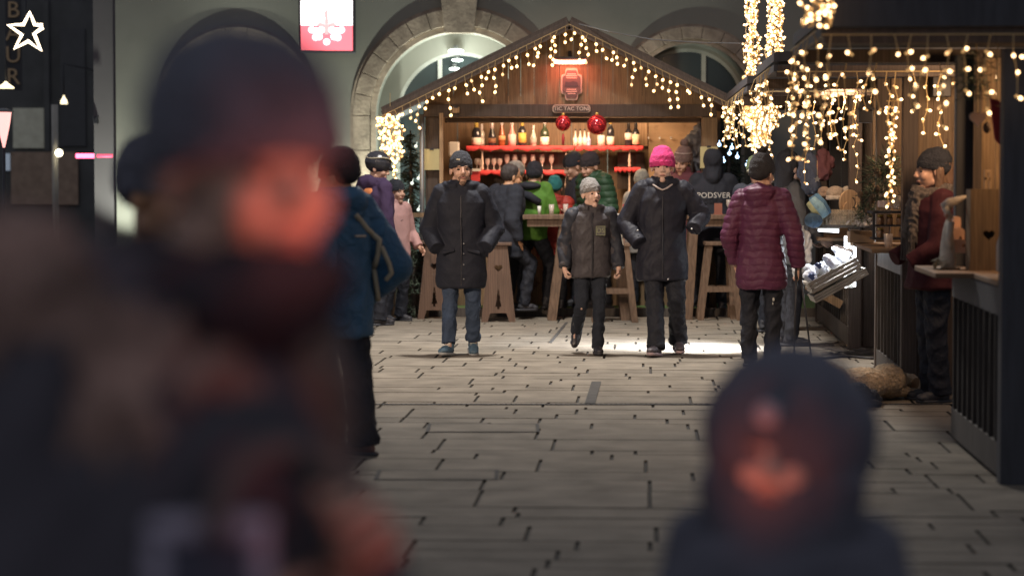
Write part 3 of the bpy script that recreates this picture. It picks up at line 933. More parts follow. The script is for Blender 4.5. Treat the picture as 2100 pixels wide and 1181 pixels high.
part('lower_panel', slab(985, 312, 1178, 400, 30.05, .05), wooddark, hut); part('lower_panel', slab(1266, 312, 1322, 388, 30.05, .05), wooddark, hut)
# deck and turf strip
part('deck', [bx((wp(792, 0).x, 27.75, .0), (wp(1720, 0).x, 31, .07))], wooddark, hut, bevel=.01)
part('deck_edge', [bx((wp(792, 0).x, 27.66, .002), (wp(1720, 0).x, 27.746, .10))], woodgrey, hut)
part('turf_mat', [bx((wp(800, 0).x, 28.0, .071), (wp(1715, 0).x, 30.8, .09))], mat('green_turf', (.10, .16, .05), rough=.95, var=.4, scale=30, bump=.8, bscale=90), hut)
# bar counter across the opening
part('counter', [slab(905, 452, 1440, 462, 28.35, .45), slab(912, 462, 1435, 640, 28.45, .04)], woodwarm, hut, bevel=.006)
# red heater lamp
q = wp(1169, 128, 27.85)
ht = thing('heater_lamp', 'red glowing heater lamp fixed under the gable of the bar hut', 'heater', tuple(q))
part('reflector', [prism([(q.x - .21, q.z + .035), (q.x + .21, q.z + .035), (q.x + .16, q.z + .06), (q.x - .16, q.z + .06)], 27.8, 27.95), bar((q.x, 27.9, q.z + .05), (q.x, 28.0, q.z + .12), .04, .04)], metaldark, ht)
part('glowing_tube', [tube([(q.x - .185, 27.85, q.z + .008), (q.x - .12, 27.85, q.z), (q.x + .12, 27.85, q.z), (q.x + .185, 27.85, q.z + .008)], .024, 10)], mat('heater_glow', (1, .3, .2), var=0, emit=(1, .30, .20), es=9), ht, True)
# scalloped plate sign
q = wp(1172, 173, 27.95)
pl = thing('menu_plaque', 'small scalloped dark plaque with pale border under the red heater', 'sign', (q.x, q.y, q.z - .18))
def plq(s):
    o = []
    for i in range(64):
        a = 2 * PI * i / 64
        r = 1 + .10 * math.cos(4 * a) - .05 * math.cos(8 * a)
        o.append((q.x + .115 * s * r * math.copysign(abs(math.cos(a)) ** .62, math.cos(a)), q.z + .175 * s * r * math.copysign(abs(math.sin(a)) ** .62, math.sin(a))))
    return o
part('border', prism(plq(1), 27.96, 27.98), mat('plaque_border', (.55, .34, .28), rough=.5), pl)
part('face', prism(plq(.86), 27.945, 27.959), mat('plaque_face', (.10, .06, .06), rough=.5), pl)
for i, (zz, hw_) in enumerate(((.115, .05), (.095, .065), (.072, .06), (-.062, .055), (-.085, .062), (-.11, .045))):
    part('faded_line', bx((q.x - hw_, 27.94, q.z + zz - .006), (q.x + hw_, 27.944, q.z + zz + .006)), mat('plaque_lines', (.5, .32, .28), rough=.5), pl)
part('picture_band', prism([(q.x - .08, q.z - .03), (q.x + .08, q.z - .03), (q.x + .07, q.z + .02), (q.x + .02, q.z + .035), (q.x - .03, q.z + .022), (q.x - .07, q.z + .03)], 27.94, 27.944), mat('plaque_dark', (.04, .03, .04)), pl)
# name board
q = wp(1172, 223.5, 27.88)
nb_ = thing('name_board', 'small rounded board reading TIC TAC TONI on the gable beam', 'sign', (q.x, q.y, q.z - .05))
def rr_(w, h, r, n=6):
    o = []
    for cx_, cz_, a0 in ((w - r, h - r, 0), (-w + r, h - r, PI / 2), (-w + r, -h + r, PI), (w - r, -h + r, 1.5 * PI)):
        for i in range(n + 1):
            a = a0 + PI / 2 * i / n; o.append((q.x + cx_ + r * math.cos(a), q.z + cz_ + r * math.sin(a)))
    return o
part('border', prism(rr_(.218, .048, .035), 27.90, 27.93), mat('name_border', (.5, .38, .30), rough=.5), nb_)
part('board', prism(rr_(.206, .037, .03), 27.888, 27.899), mat('name_face', (.09, .06, .05), rough=.5), nb_)
part('lettering', [xf(text_prim('TIC TAC TONI', .062, .002, 1.0), Matrix.Translation((q.x, 27.882, q.z)))], mat('name_letters', (.62, .55, .48), rough=.5), nb_)
# shelves with red covers
redcl = mat('red_shelf_cloth', (.62, .055, .06), rough=.8, var=.15, scale=10, bump=.4, bscale=30)
def shelf(px0, px1, py, lab, grp='red covered shelves in the bar hut'):
    Yf = 29.75
    a = W(px0, py, Yf); c = W(px1, py, Yf); z = a.z
    s = thing('wall_shelf', lab, 'shelf', ((a.x + c.x) / 2, Yf + .2, z - .03), group=grp)
    part('board', bx((a.x, Yf + .01, z - .03), (c.x, 30.04, z - .002)), woodwarm, s)
    n = 40; v = []; f = []
    for i in range(n + 1):
        x_ = a.x - .01 + (c.x - a.x + .02) * i / n
        dz = .045 + .012 * math.sin(i * .9) + .008 * math.sin(i * 2.3)
        yy_ = Yf + .006 * math.sin(i * 1.7)
        v += [V((x_, yy_ + .008, z + .004)), V((x_, yy_ - .004, z - dz)), V((x_, yy_ - .010, z - dz)), V((x_, yy_ - .006, z + .010)), V((x_, 30.03, z + .010)), V((x_, 30.03, z + .004))]
    for i in range(n):
        for j in range(6):
            f.append((6 * i + j, 6 * i + (j + 1) % 6, 6 * i + 6 + (j + 1) % 6, 6 * i + 6 + j))
    f += [tuple(range(5, -1, -1)), tuple(6 * n + j for j in range(6))]
    part('cloth_cover', [(v, f)], redcl, s, True)
    return s, z
sh1, z1 = shelf(957, 1176, 301, 'upper left red covered shelf carrying bottles')
sh2, z2 = shelf(1182, 1318, 301, 'upper right red covered shelf carrying bottles')
sh3, z3 = shelf(984, 1176, 351, 'lower left red covered shelf under the glasses')
sh4, z4 = shelf(1262, 1312, 345, 'short lower right red covered shelf')
def post(px, ya, yb, par, mm=white):
    a = W(px, ya, 29.8); c = W(px, yb, 29.8); h = a.z - c.z
    part('turned_support', [lathe((a.x, a.y, c.z), [(.012, 0), (.02, .02), (.012, .05), (.02, h * .35), (.012, h * .6), (.01, h - .03), (.02, h - .004)], 10)], mm, par, True)
whitewarm = mat('support_paint', (.6, .48, .40), rough=.5)
post(989, 308, 349, sh1, whitewarm); post(1161, 308, 349, sh1, whitewarm); post(1291, 308, 343, sh2, whitewarm)
post(1161, 359, 390, sh3, whitewarm); post(1291, 354, 430, sh4, whitewarm)
# bottles
def bmat(n, c, **k): return mat(n, c, rough=k.pop('rough', .12), var=.05, **k)
glg = bmat('bottle_green_glass', (.05, .07, .04)); glk = bmat('bottle_black_glass', (.03, .03, .035)); glp = bmat('bottle_rose_glass', (.62, .28, .26)); gla = bmat('bottle_amber', (.28, .08, .03)); glc = bmat('bottle_clear', (.5, .48, .42)); glb = bmat('bottle_blue', (.4, .5, .75))
lw = mat('label_white', (.8, .77, .68), rough=.7, var=.05); ly = mat('label_yellow', (.65, .52, .12), rough=.6); lo_ = mat('label_orange', (.75, .42, .2), rough=.6); lpk = mat('label_pink', (.78, .58, .56), rough=.6)
fgold = mat('foil_gold', (.75, .58, .15), rough=.35, metal=.3); fwhite = mat('foil_white', (.75, .72, .70), rough=.4); fblack = mat('foil_black', (.03, .03, .03), rough=.4); fred = mat('foil_red', (.45, .04, .05), rough=.4)
def bottle(px, ptop, w, gm, lm, fm, lab, z, wine=True, lh=(.18, .5), Yb=29.88, cap_h=.28, grp='bottles on the upper shelf'):
    x_ = W(px, 300, Yb).x; h = W(px, ptop, Yb).z - z - .011; zz = z + .011; r = w / 2 / SC(Yb)
    B = thing('bottle', lab, 'bottle', (x_, Yb, zz), group=grp)
    prof = [(r * .9, 0), (r, .01), (r, h * .55), (r * .8, h * .64), (r * .42, h * .74), (r * .34, h * .95), (r * .36, h * .97), (r * .3, h)] if wine else [(r * .9, 0), (r, .01), (r, h * .38), (r * .85, h * .5), (r * .45, h * .7), (r * .36, h * .95), (r * .38, h)]
    part('glass_body', [lathe((x_, Yb, zz), prof, 14)], gm, B, True)
    part('label', [lathe((x_, Yb, zz + h * lh[0]), [(r * 1.03, 0), (r * 1.03, h * (lh[1] - lh[0]))], 14)], lm, B, True)
    part('neck_foil', [lathe((x_, Yb, zz + h * (1 - cap_h)), [(r * .46, 0), (r * .42, h * cap_h * .9), (r * .38, h * cap_h + .003)], 12)], fm, B, True)
zb1 = z1
bottle(977, 248, 19, glk, lw, fgold, 'tall dark bottle with white label leftmost on the shelf', zb1, lh=(.04, .33))
bottle(988, 255, 12, glc, lw, fwhite, 'slim pale bottle squeezed behind the leftmost dark bottle', zb1, Yb=29.96, lh=(.04, .33))
bottle(1009, 250, 16, glk, mat('label_brown', (.25, .13, .07)), fwhite, 'squat black bottle with silver neck second from left', zb1, False, (.12, .32))
bottle(1029, 245, 14, gla, lo_, fwhite, 'amber bottle with orange band label and white cap', zb1, False, (.22, .38), cap_h=.22)
bottle(1050, 250, 16, glp, lpk, fwhite, 'pink bottle with pale pink label', zb1, False, (.06, .48), cap_h=.15)
bottle(1071, 244, 16, glk, ly, fgold, 'dark bottle with yellow label and long gold neck', zb1, True, (.12, .48), cap_h=.38)
bottle(1094, 258, 13, glc, mat('label_grey', (.35, .33, .3)), fwhite, 'small clear bottle with grey label and white cap', zb1, False, (.06, .4), cap_h=.2)
bottle(1117, 249, 18, glg, lw, fwhite, 'green wine bottle with round neck label and white label', zb1, True, (.04, .36), cap_h=.1)
for i, px in enumerate((1180, 1190, 1199)):
    bottle(px, 265, 9, glc, lw, fblack, ('left', 'middle', 'right')[i] + ' one of three small white labelled bottles between the red baubles', zb1, False, (.04, .48), cap_h=.1)
bottle(1207, 272, 9, glb, mat('label_blue', (.5, .55, .8)), fwhite, 'tiny bluish bottle beside the three small bottles', zb1, False, (.3, .5))
bottle(1233, 272, 15, glc, lw, fblack, 'white labelled bottle half hidden by the large red bauble', zb1, True, (.05, .8))
bottle(1252, 244, 15, glk, lw, fgold, 'tall dark bottle with gold foil right of the large bauble', zb1, True, (.04, .34), cap_h=.2)
bottle(1289, 252, 15, glk, lw, fblack, 'red wine bottle with high white label on the right', zb1, True, (.26, .55))
bottle(1304, 252, 15, glk, mat('label_cream', (.78, .72, .5)), fblack, 'rightmost red wine bottle with large cream label', zb1, True, (.06, .5))
# glasses hanging and standing between the shelves
clearg = mat('clear_glass', (.75, .66, .6), rough=.08, var=0, spec=.8, alpha=.42)
def goblet(px, ytop, ybot, w, z=None, par=None, label=None, grp='glasses between the bar shelves', Yg=29.9):
    a = W(px, ytop, Yg); c = W(px, ybot, Yg); h = a.z - c.z; r = w / 2 / SC(Yg)
    zz = c.z if z is None else z
    o = solo('goblet', label, 'glass', [lathe((a.x, Yg, zz), [(r * .8, 0), (r * .75, .006), (.006, .012), (.006, h * .4), (r * .7, h * .5), (r, h * .7), (r * .8, h)], 14)], clearg, loc=(a.x, Yg, zz), group=grp, smooth=True)
zg = z3 + .011
for i, px in enumerate((978, 985, 1000, 1013, 1025, 1040, 1056, 1075, 1093, 1112, 1131)):
    goblet(px, 318 if i > 4 else 326, 350, 11, z=zg, label='clear stemmed glass standing in a row on the lower red shelf')
# hanging glass baubles
redm = mat('red_mirror_glass', (.88, .07, .09), rough=.12, var=0, metal=.75)
for px, py, rp, lab in ((1155, 253, 16, 'smaller shiny red glass bauble hanging over the bottles'), (1224, 256, 20.5, 'larger shiny red glass bauble hanging over the bottles')):
    q = W(px, py, 27.78); r = rp / SC(27.78)
    B = thing('red_bauble', lab, 'bauble', (q.x, q.y, q.z - r), group='red baubles under the gable beam')
    part('ball', [ell(q, (r, r, r), None, 28, 18)], redm, B, True)
    part('cap', [lathe((q.x, q.y, q.z + r * .97), [(.018, 0), (.018, .02), (.006, .03)], 10)], fgold, B, True)
    part('string', [tube([(q.x, q.y, q.z + r), (q.x, q.y, wp(0, 232, 27.78).z)], .002, 5)], white, B)
q = W(1155, 280, 27.78)
o = solo('red_tassel', 'short red tassel hanging below the smaller bauble', 'tassel', [tube([q + V((0, 0, .03)), q + V((0, 0, -.02)), q + V((0, 0, -.10))], [.008, .018, .014], 10)], redcl, smooth=True)
# notices, towel dispenser, small fittings
def board(name, label, cat, px0, py0, px1, py1, Y, m, group=None, t=.012):
    s = thing(name, label, cat, tuple(W((px0 + px1) / 2, py1, Y)), group=group)
    part('sheet', slab(px0, py0, px1, py1, Y, t), m, s)
    part('clip', slab((px0 + px1) / 2 - 4, py0 - 2, (px0 + px1) / 2 + 4, py0 + 2, Y - .006, .008), metaldark, s)
    return s
note = mat('yellowed_card', (.52, .46, .24), rough=.7, var=.08)
board('menu_card', 'yellowish price card on the left hut post', 'card', 870, 306, 901, 349, 27.92, note)
board('menu_card', 'yellowish card on the right hut post beside the hooded guest', 'card', 1436, 301, 1472, 345, 27.92, note)
board('junction_box', 'small pale box with dark holes on the gable beam', 'box', 928, 220, 942, 232, 27.9, woodpale, t=.03)
q = W(931, 305, 29.4)
tp = thing('towel_dispenser', 'white paper towel dispenser on the left inner wall', 'dispenser', (q.x, q.y, q.z - .12))
part('case', slab(919, 291, 942, 322, 29.4, .14), white, tp, bevel=.02)
part('outlet', slab(924, 321, 937, 324, 29.42, .08), metaldark, tp)
q = W(930, 360, 29.4)
bk = thing('red_box', 'red and white box standing behind the walking man', 'box', tuple(W(970, 372, 29.2)))
part('carton', slab(966, 352, 984, 372, 29.2, .15), redcl, bk); part('white_lid', slab(964, 346, 986, 351.5, 29.18, .18), white, bk)
for i, px in enumerate((1330, 1353, 1376)):
    q = W(px, 283, 30.02)
    solo('wall_hook', 'small white hook, ' + ('left', 'middle', 'right')[i] + ' of three on the plywood door', 'hook', [ell(q, (.014, .02, .014), None, 10, 6), tube([q, q + V((0, -.03, -.02)), q + V((0, -.035, .0))], .006, 6)], white, group='hooks on the plywood door', smooth=True)
# coat hanging from the right post
q = W(1420, 300, 28.9)
cpr = [cap(W(1445, 262, 28.5), W(1424, 300, 28.4), .09, .14), cap(W(1424, 300, 28.4), W(1412, 370, 28.4), .15, .12), cap(W(1446, 262, 28.5), W(1437, 380, 28.5), .07, .11), cap(W(1447, 256, 28.6), W(1440, 275, 28.5), .05, .08)]
coat = thing('hanging_coat', 'dark grey coat hanging from the right post of the bar hut', 'coat', tuple(W(1430, 385, 28.5)))
o = link('coat_body', remesh([xf(p, root_inv(coat)) for p in cpr], .012, 3, None, 'coat', wrinkle(.035, 12, 9)), cloth('grey_coat', (.17, .165, .18)), coat)
part('hook', [tube([W(1447, 244, 28.62), W(1447, 256, 28.6)], .008, 6)], metaldark, coat)

# ---------------------------------------------------------------- bar furniture in front
tabm = mat('table_wood', (.135, .085, .055), rough=.6, var=.25, scale=5, stretch=(3, 3, 1.5), wood=True, bump=.3, bscale=20, bdist=.004)
TY = 26.9
def trestle(px0, px1, lab, legs, pyt=441, pyb=653, Y=TY, depth=.5):
    a = W(px0, pyt, Y); c = W(px1, pyt, Y); zt = a.z
    t = thing('bar_table', lab, 'table', ((a.x + c.x) / 2, Y + depth / 2, 0), group='high bar tables before the hut')
    part('tabletop', bx((a.x, Y, zt - .05), (c.x, Y + depth, zt)), woodpale if False else tabm, t, bevel=.006)
    part('apron', bx((a.x + .05, Y + .04, zt - .13), (c.x - .05, Y + .07, zt - .051)), tabm, t)
    for (la, lb) in legs:
        for yy_, s_ in ((Y + .08, 0), (Y + depth - .1, 0)):
            xa = W(la, pyt, Y).x; xb = W(lb, pyb, Y).x
            part('leg', [bar((xa, yy_, zt - .052), (xb, yy_, 0), .10, .045, V((0, 1, 0)))], tabm, t, bevel=.004)
        xm = (W(la, pyt, Y).x + W(lb, pyb, Y).x) / 2
        part('crossbar', [bar((xm, Y + .10, .42), (xm, Y + depth - .12, .42), .04, .08)], tabm, t)
    return t, zt
tb1, zt1 = trestle(1072, 1300, 'high wooden bar table with slanting legs behind the boy', [(1158, 1132), (1262, 1284)])
tb2, zt2 = trestle(1400, 1518, 'high wooden bar table before the hooded guest', [(1425, 1412), (1500, 1508)], 441, 650, 27.1)
def heart(cx_, cz_, s, n=28):
    o = []
    for i in range(n):
        t_ = 2 * PI * i / n
        o.append((cx_ + s * math.sin(t_) ** 3, cz_ + s * (13 * math.cos(t_) - 5 * math.cos(2 * t_) - 2 * math.cos(3 * t_) - math.cos(4 * t_)) / 16))
    return o
def plankstool(px, Y, lab, w=.34, turned=0.0):
    q = gpt(px, Y)
    s = thing('plank_stool', lab, 'stool', (q.x, Y, 0), turned, group='high wooden stools at the bar tables')
    zs = .86
    brd = [(-.10, .845), (.10, .845), (.19, 0), (.12, 0), (.09, .10), (-.09, .10), (-.12, 0), (-.19, 0)]
    tree = [(-.035, .17), (-.012, .17), (-.012, .14), (.012, .14), (.012, .17), (.035, .17), (.015, .26), (.022, .26), (.004, .36), (-.004, .36), (-.022, .26), (-.015, .26)]
    fr = MB(); fr.add(xf(holed(brd, [heart(0, .60, .045), tree], .03), Matrix.Translation((0, .0, 0))))
    part('end_board', fr, mat('stool_wood', (.12, .072, .050), rough=.6, var=.2, scale=5, stretch=(6, 6, .6), wood=True), s, local=True)
    bk_ = MB(); bk_.add(xf(holed(brd, [heart(0, .60, .045)], .03), Matrix.Translation((0, .36, 0))))
    part('end_board', bk_, mat('stool_wood', ()), s, local=True)
    part('seat', bx((-.15, -.04, zs - .014), (.15, .42, zs + .02)), mat('stool_wood', ()), s, local=True, bevel=.006)
    part('stretcher', bx((-.03, .016, .3), (.03, .344, .37)), mat('stool_wood', ()), s, local=True)
    return s
plankstool(1022, 26.75, 'wooden stool with heart and tree cut in its end board, beside the parka man')
def framestool(px, Y, lab, w=.42):
    q = gpt(px, Y)
    s = thing('frame_stool', lab, 'stool', (q.x, Y, 0), 0, group='high wooden stools at the bar tables')
    part('seat', bx((-.17, -.02, .84), (.17, .34, .88)), tabm, s, local=True, bevel=.006)
    for sx in (-1, 1):
        for yy_ in (.02, .29):
            part('leg', [bar((sx * .12, yy_, .84), (sx * .22, yy_, 0), .07, .035, V((0, 1, 0)))], tabm, s, local=True, bevel=.004)
    part('crossbar', [bx((-.17, .002, .32), (.17, .04, .38))], tabm, s, local=True); part('crossbar', [bx((-.17, .27, .32), (.17, .308, .38))], tabm, s, local=True)
    return s
framestool(1262, 26.6, 'open framed wooden stool between the boy and the woman')
framestool(1478, 27.0, 'open framed wooden stool under the hooded guest table')
plankstool(890, 27.3, 'wooden stool half hidden behind the walking man', turned=.2)
# things on the tables
def cup(px, pt, pb, w, m, lab, z, Y, cat='cup', name='cup'):
    h = (pb - pt) / SC(Y); r = w / 2 / SC(Y); x_ = W(px, pb, Y).x
    o = solo(name, lab, cat, [lathe((x_, Y, z), [(r * .75, 0), (r, h), (r * .88, h), (r * .68, .008)], 14)], m, loc=(x_, Y, z), smooth=True)
cup(1106, 420, 438, 8, white, 'narrow white cup on the left end of the bar table', zt1, 27.0)
cup(1131, 419, 440, 12, clearg, 'clear tumbler beside the narrow white cup', zt1, 27.1, 'glass', 'tumbler')
cup(1160, 418, 440, 11, clearg, 'clear tumbler in front of the red jacketed child', zt1, 27.05, 'glass', 'tumbler')
cup(1283, 417, 438, 12, mat('red_cup', (.5, .05, .05), rough=.4), 'small red cup left of the woman in the pink hat', zt1, 27.1)
q = W(1473, 438, 27.3)
cb = thing('menu_stand', 'brown folded menu card standing on the right bar table', 'menu', (q.x, 27.3, zt2))
part('card', slab(1465, 417, 1481, 439, 27.3, .01), mat('brown_card', (.25, .09, .06), rough=.6), cb)
part('foot', bx((q.x - .05, 27.28, zt2), (q.x + .05, 27.34, zt2 + .012)), mat('brown_card', ()), cb)
q = W(1495, 440, 27.3)
solo('wine_glass', 'stemmed wine glass beside the brown menu card', 'glass', [lathe((q.x, 27.3, zt2), [(.03, 0), (.03, .004), (.004, .01), (.004, .07), (.02, .09), (.033, .12), (.03, .17)], 14)], clearg, loc=(q.x, 27.3, zt2), smooth=True)
solo('paper_napkin', 'folded white napkin on the bar table', 'napkin', [bx((W(1258, 0, 27).x, 27.0, zt1), (W(1275, 0, 27).x, 27.12, zt1 + .012))], white, bevel=.003)

# ---------------------------------------------------------------- fir trees
def fir(name, label, px, Y, h, w, n, needle, seed, group='fir trees beside the bar hut'):
    g = gpt(px, Y); rn = random.Random(seed)
    t = thing(name, label, 'tree', (g.x, Y, 0), group=group)
    part('trunk', [tube([(0, 0, 0), (.01, 0, h * .5), (0, 0, h)], [.05, .035, .008], 8)], mat('bark', (.09, .065, .05), var=.3, bump=.6), t, True, local=True)
    m = MB()
    for i in range(n):
        z = h * (.12 + .86 * rn.random() ** .9); r = w * (1 - z / h) ** .8 + .05
        a = rn.random() * 2 * PI; L_ = r * (.5 + .5 * rn.random()); dr = -.25 - .25 * rn.random()
        b0 = V((0, 0, z)); d = V((math.cos(a), math.sin(a), dr)).normalized()
        m.add(tube([b0, b0 + d * L_], [.006, .002], 3), .6, 1)
        for k in range(int(10 + L_ * 45)):
            tt = .15 + .85 * rn.random(); p = b0 + d * L_ * tt
            dd = (d * .8 + V((rn.gauss(0, .6), rn.gauss(0, .6), rn.gauss(0, .35)))).normalized()
            ln = .035 + .03 * rn.random(); sd = dd.cross(V((rn.gauss(0, 1), rn.gauss(0, 1), rn.gauss(0, 1)))).normalized() * .006
            m.v += [p + sd, p - sd, p + dd * ln]; k0 = len(m.v) - 3
            m.f.append((k0, k0 + 1, k0 + 2)); m.t.append(.6 + .9 * rn.random()); m.m.append(0)
    part('crown', m, [needle, mat('bark', ())], t, local=True)
    return t
needle = mat('fir_needles', (.06, .085, .055), rough=.6, var=.3)
fir('fir_tree', 'dark fir tree left of the bar hut under the bright light cluster', 842, 28.6, 2.15, .42, 260, needle, 3)
fir('fir_tree', 'dark fir tree with bluish lights right of the bar hut', 1492, 29.0, 2.5, .5, 240, needle, 4)
fir('fir_tree', 'small fir bush beside the hut rail below the dark fir', 850, 27.6, 1.0, .4, 160, needle, 5)
bl = mat('blue_light', (.6, .8, 1), var=0, emit=(.45, .68, 1), es=5)
for i, (px, py) in enumerate(((1475, 297), (1501, 303), (1496, 315), (1484, 330), (1532, 338), (1512, 322))):
    q = W(px, py, 28.4)
    solo('tree_light', 'small cold blue light in the fir right of the hut', 'light', [ell(q, (.022, .022, .022), None, 10, 6), tube([q, q + V((.01, .1, .05))], .004, 5)], bl, group='cold blue lights in the right fir', smooth=True)
wl = mat('cool_glint', (.8, .9, .9), var=0, emit=(.75, .85, .75), es=1.2)
for i, (px, py) in enumerate(((858, 366), (845, 376), (853, 300), (836, 418), (858, 430))):
    q = W(px, py, 28.1)
    solo('tree_light', 'small pale light in the fir left of the hut', 'light', [ell(q, (.02, .02, .02), None, 10, 6), tube([q, q + V((.01, .1, .05))], .004, 5)], wl, group='pale lights in the left fir', smooth=True)
ra = thing('rail', 'low wooden rail between the left fir and the bar hut', 'rail', tuple(gpt(850, 27.5)))
part('handrail', [bar(W(800, 441, 27.5), W(878, 441, 27.5), .05, .05)], woodwarm, ra)
for px in (806, 874):
    a = W(px, 445, 27.5); part('post', [bar((a.x, 27.5, 0), a, .05, .05)], woodwarm, ra)
# ---------------------------------------------------------------- row of huts on the right
def rb(u0, v0, z0, u1, v1, z1):
    """box given in the row's own axes"""
    pr = bx((u0, v0, z0), (u1, v1, z1))
    ca_, sa_ = math.cos(A_ROW), math.sin(A_ROW)
    out = []
    for p in pr[0]:
        q = RW(p.x, p.y, p.z); out.append(q)
    return out, pr[1]
def planks_u(u0, u1, v, z0, z1, t=.022, wmin=.10):
    m = MB(); u = u0
    while u < u1 - .02:
        w_ = wmin + random.random() * .06; u2 = min(u + w_, u1)
        m.add(rb(u, v, z0, u2 - .005, v + t, z1), .75 + .5 * random.random()); u = u2
    return m
def counter_panel(par, v0, v1, ztop, topm, slatm, bot=.18, n=9):
    """slatted front facing the square, from v0 to v1"""
    part('top_board', rb(-.012, v0, ztop - .16, .012, v1, ztop - .002), topm, par, bevel=.004)
    part('bottom_board', rb(-.012, v0, .03, .012, v1, .03 + bot), slatm, par, bevel=.004)
    part('backing', rb(.03, v0, .02, .05, v1, ztop - .01), woodblack, par)
    for i in range(n):
        vv = v0 + (v1 - v0) * (i + .5) / n
        lean_ = (random.random() - .5) * .05
        a = RW(.0, vv - lean_, bot + .032); b_ = RW(.0, vv + lean_, ztop - .162)
        part('slat', [bar(a, b_, .035, .02, V((0, 1, 0)))], slatm, par)
def hut_right(name, label, v0, v1, eave, cvan, roofm, wallm, near_wall=True):
    h = thing(name, label, 'market hut', tuple(RW(1.2, (v0 + v1) / 2, 0)), group='market huts in the row on the right')
    # canopy sloping down to the square
    m = MB()
    pr = bx((0, 0, 0), (1, 1, 1))
    vv = []
    for (u, z) in ((-1.0, eave + .022), (2.6, eave + .12)):
        for v_ in (cvan[0], cvan[1]):
            vv.append(RW(u, v_, z)); vv.append(RW(u, v_, z + .07))
    m.add((vv, [(0, 2, 6, 4), (1, 5, 7, 3), (0, 1, 3, 2), (4, 6, 7, 5), (0, 4, 5, 1), (2, 3, 7, 6)]))
    part('roof', m, roofm, h)
    part('ceiling', rb(-.96, cvan[0] + .09, eave + .003, 2.59, cvan[1] - .09, eave + .019), woodblack, h)
    for v_ in (cvan[0] + .04, cvan[1] - .04):
        part('tie_beam', rb(-.98, v_ - .04, eave - .09, 2.6, v_ + .04, eave - .005), wooddark, h, bevel=.006)
    part('eave_board', rb(-1.0, cvan[0], eave - .05, -.97, cvan[1], eave - .001), roofm, h)
    return h
# hut A, nearest: only its far half is in the picture
Av = (13.0, 15.1)
hA = hut_right('market_hut', 'nearest dark hut of the right row with a gnome and blocks on its counter', 12.9, 15.1, 2.45, (12.84, 15.25), woodblack, woodwarm)
part('gable_fascia', rb(-1.0, 12.80, 2.449, 2.6, 12.835, 3.4), woodblack, hA)
part('corner_post', rb(-.02, 12.93, 0, .14, 13.07, 2.34), woodblack, hA, bevel=.006)
part('corner_post', rb(-.01, 14.98, 1.09, .09, 15.08, 2.40), woodblack, hA, bevel=.006)
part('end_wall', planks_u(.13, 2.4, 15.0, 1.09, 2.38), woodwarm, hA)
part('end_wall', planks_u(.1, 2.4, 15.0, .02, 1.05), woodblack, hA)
part('near_wall', planks_u(.14, 2.4, 13.0, 0, 2.34), woodblack, hA)
part('trim_board', rb(.09, 14.92, 1.09, .14, 14.99, 2.4), wooddark, hA)
counter_panel(hA, 13.08, 15.08, 1.06, woodblack, woodgrey, n=9)
part('countertop', [rb(-.24, 14.05, 1.062, .6, 15.14, 1.092), rb(-.02, 13.1, 1.062, .6, 14.04, 1.09)], woodhor, hA, bevel=.004)
# hut B
hB = hut_right('market_hut', 'second hut of the right row with wreaths and a jar on its counter', 18.1, 20.1, 2.45, (17.5, 20.25), woodblack, woodwarm)
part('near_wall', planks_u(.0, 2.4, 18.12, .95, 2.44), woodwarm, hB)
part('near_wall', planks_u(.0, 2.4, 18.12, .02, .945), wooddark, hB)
part('corner_post', rb(-.015, 18.0, 0, .10, 18.11, 2.44), wooddark, hB, bevel=.006)
part('corner_post', rb(-.02, 19.98, 0, .09, 20.08, 2.44), wooddark, hB, bevel=.006)
part('far_wall', planks_u(.10, 2.4, 20.0, .02, 2.44), woodwarm, hB)
counter_panel(hB, 18.12, 19.97, 1.06, mat('grey_painted_board', (.22, .22, .23), rough=.6, var=.3, scale=6, stretch=(6, 6, .6)), woodgrey, n=7)
part('countertop', rb(-.22, 18.2, 1.062, .6, 20.1, 1.092), woodhor, hB, bevel=.004)
# hut C
hC = hut_right('market_hut', 'third hut of the right row selling hats with white lit crates on its corner', 22.7, 27.0, 2.45, (22.0, 27.6), woodblack, woodwarm)
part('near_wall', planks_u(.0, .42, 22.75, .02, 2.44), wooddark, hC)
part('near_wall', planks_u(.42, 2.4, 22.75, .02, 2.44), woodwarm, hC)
part('corner_post', rb(-.02, 22.62, 0, .10, 22.74, 2.44), wooddark, hC, bevel=.006)
part('post', rb(.20, 22.62, 1.0, .29, 22.74, 2.44), woodwarm, hC, bevel=.006)
part('tie_beam', rb(-.98, 23.2, 2.30, 2.4, 23.3, 2.42), wooddark, hC, bevel=.006)
part('corner_post', rb(-.02, 26.9, 0, .10, 27.02, 2.44), wooddark, hC, bevel=.006)
part('back_wall', rb(1.6, 22.8, 0, 1.63, 26.9, 2.44), wooddark, hC)
part('far_wall', planks_u(.0, 2.4, 26.95, .02, 2.44), woodblack, hC)
counter_panel(hC, 22.8, 26.85, 1.02, woodgrey, woodgrey, n=14)
part('countertop', rb(-.30, 22.7, 1.02, .6, 26.9, 1.05), woodhor, hC, bevel=.004)
part('brace', [bar(W(1655, 585, 23), W(1725, 625, 23), .06, .08)], woodwarm, hC)

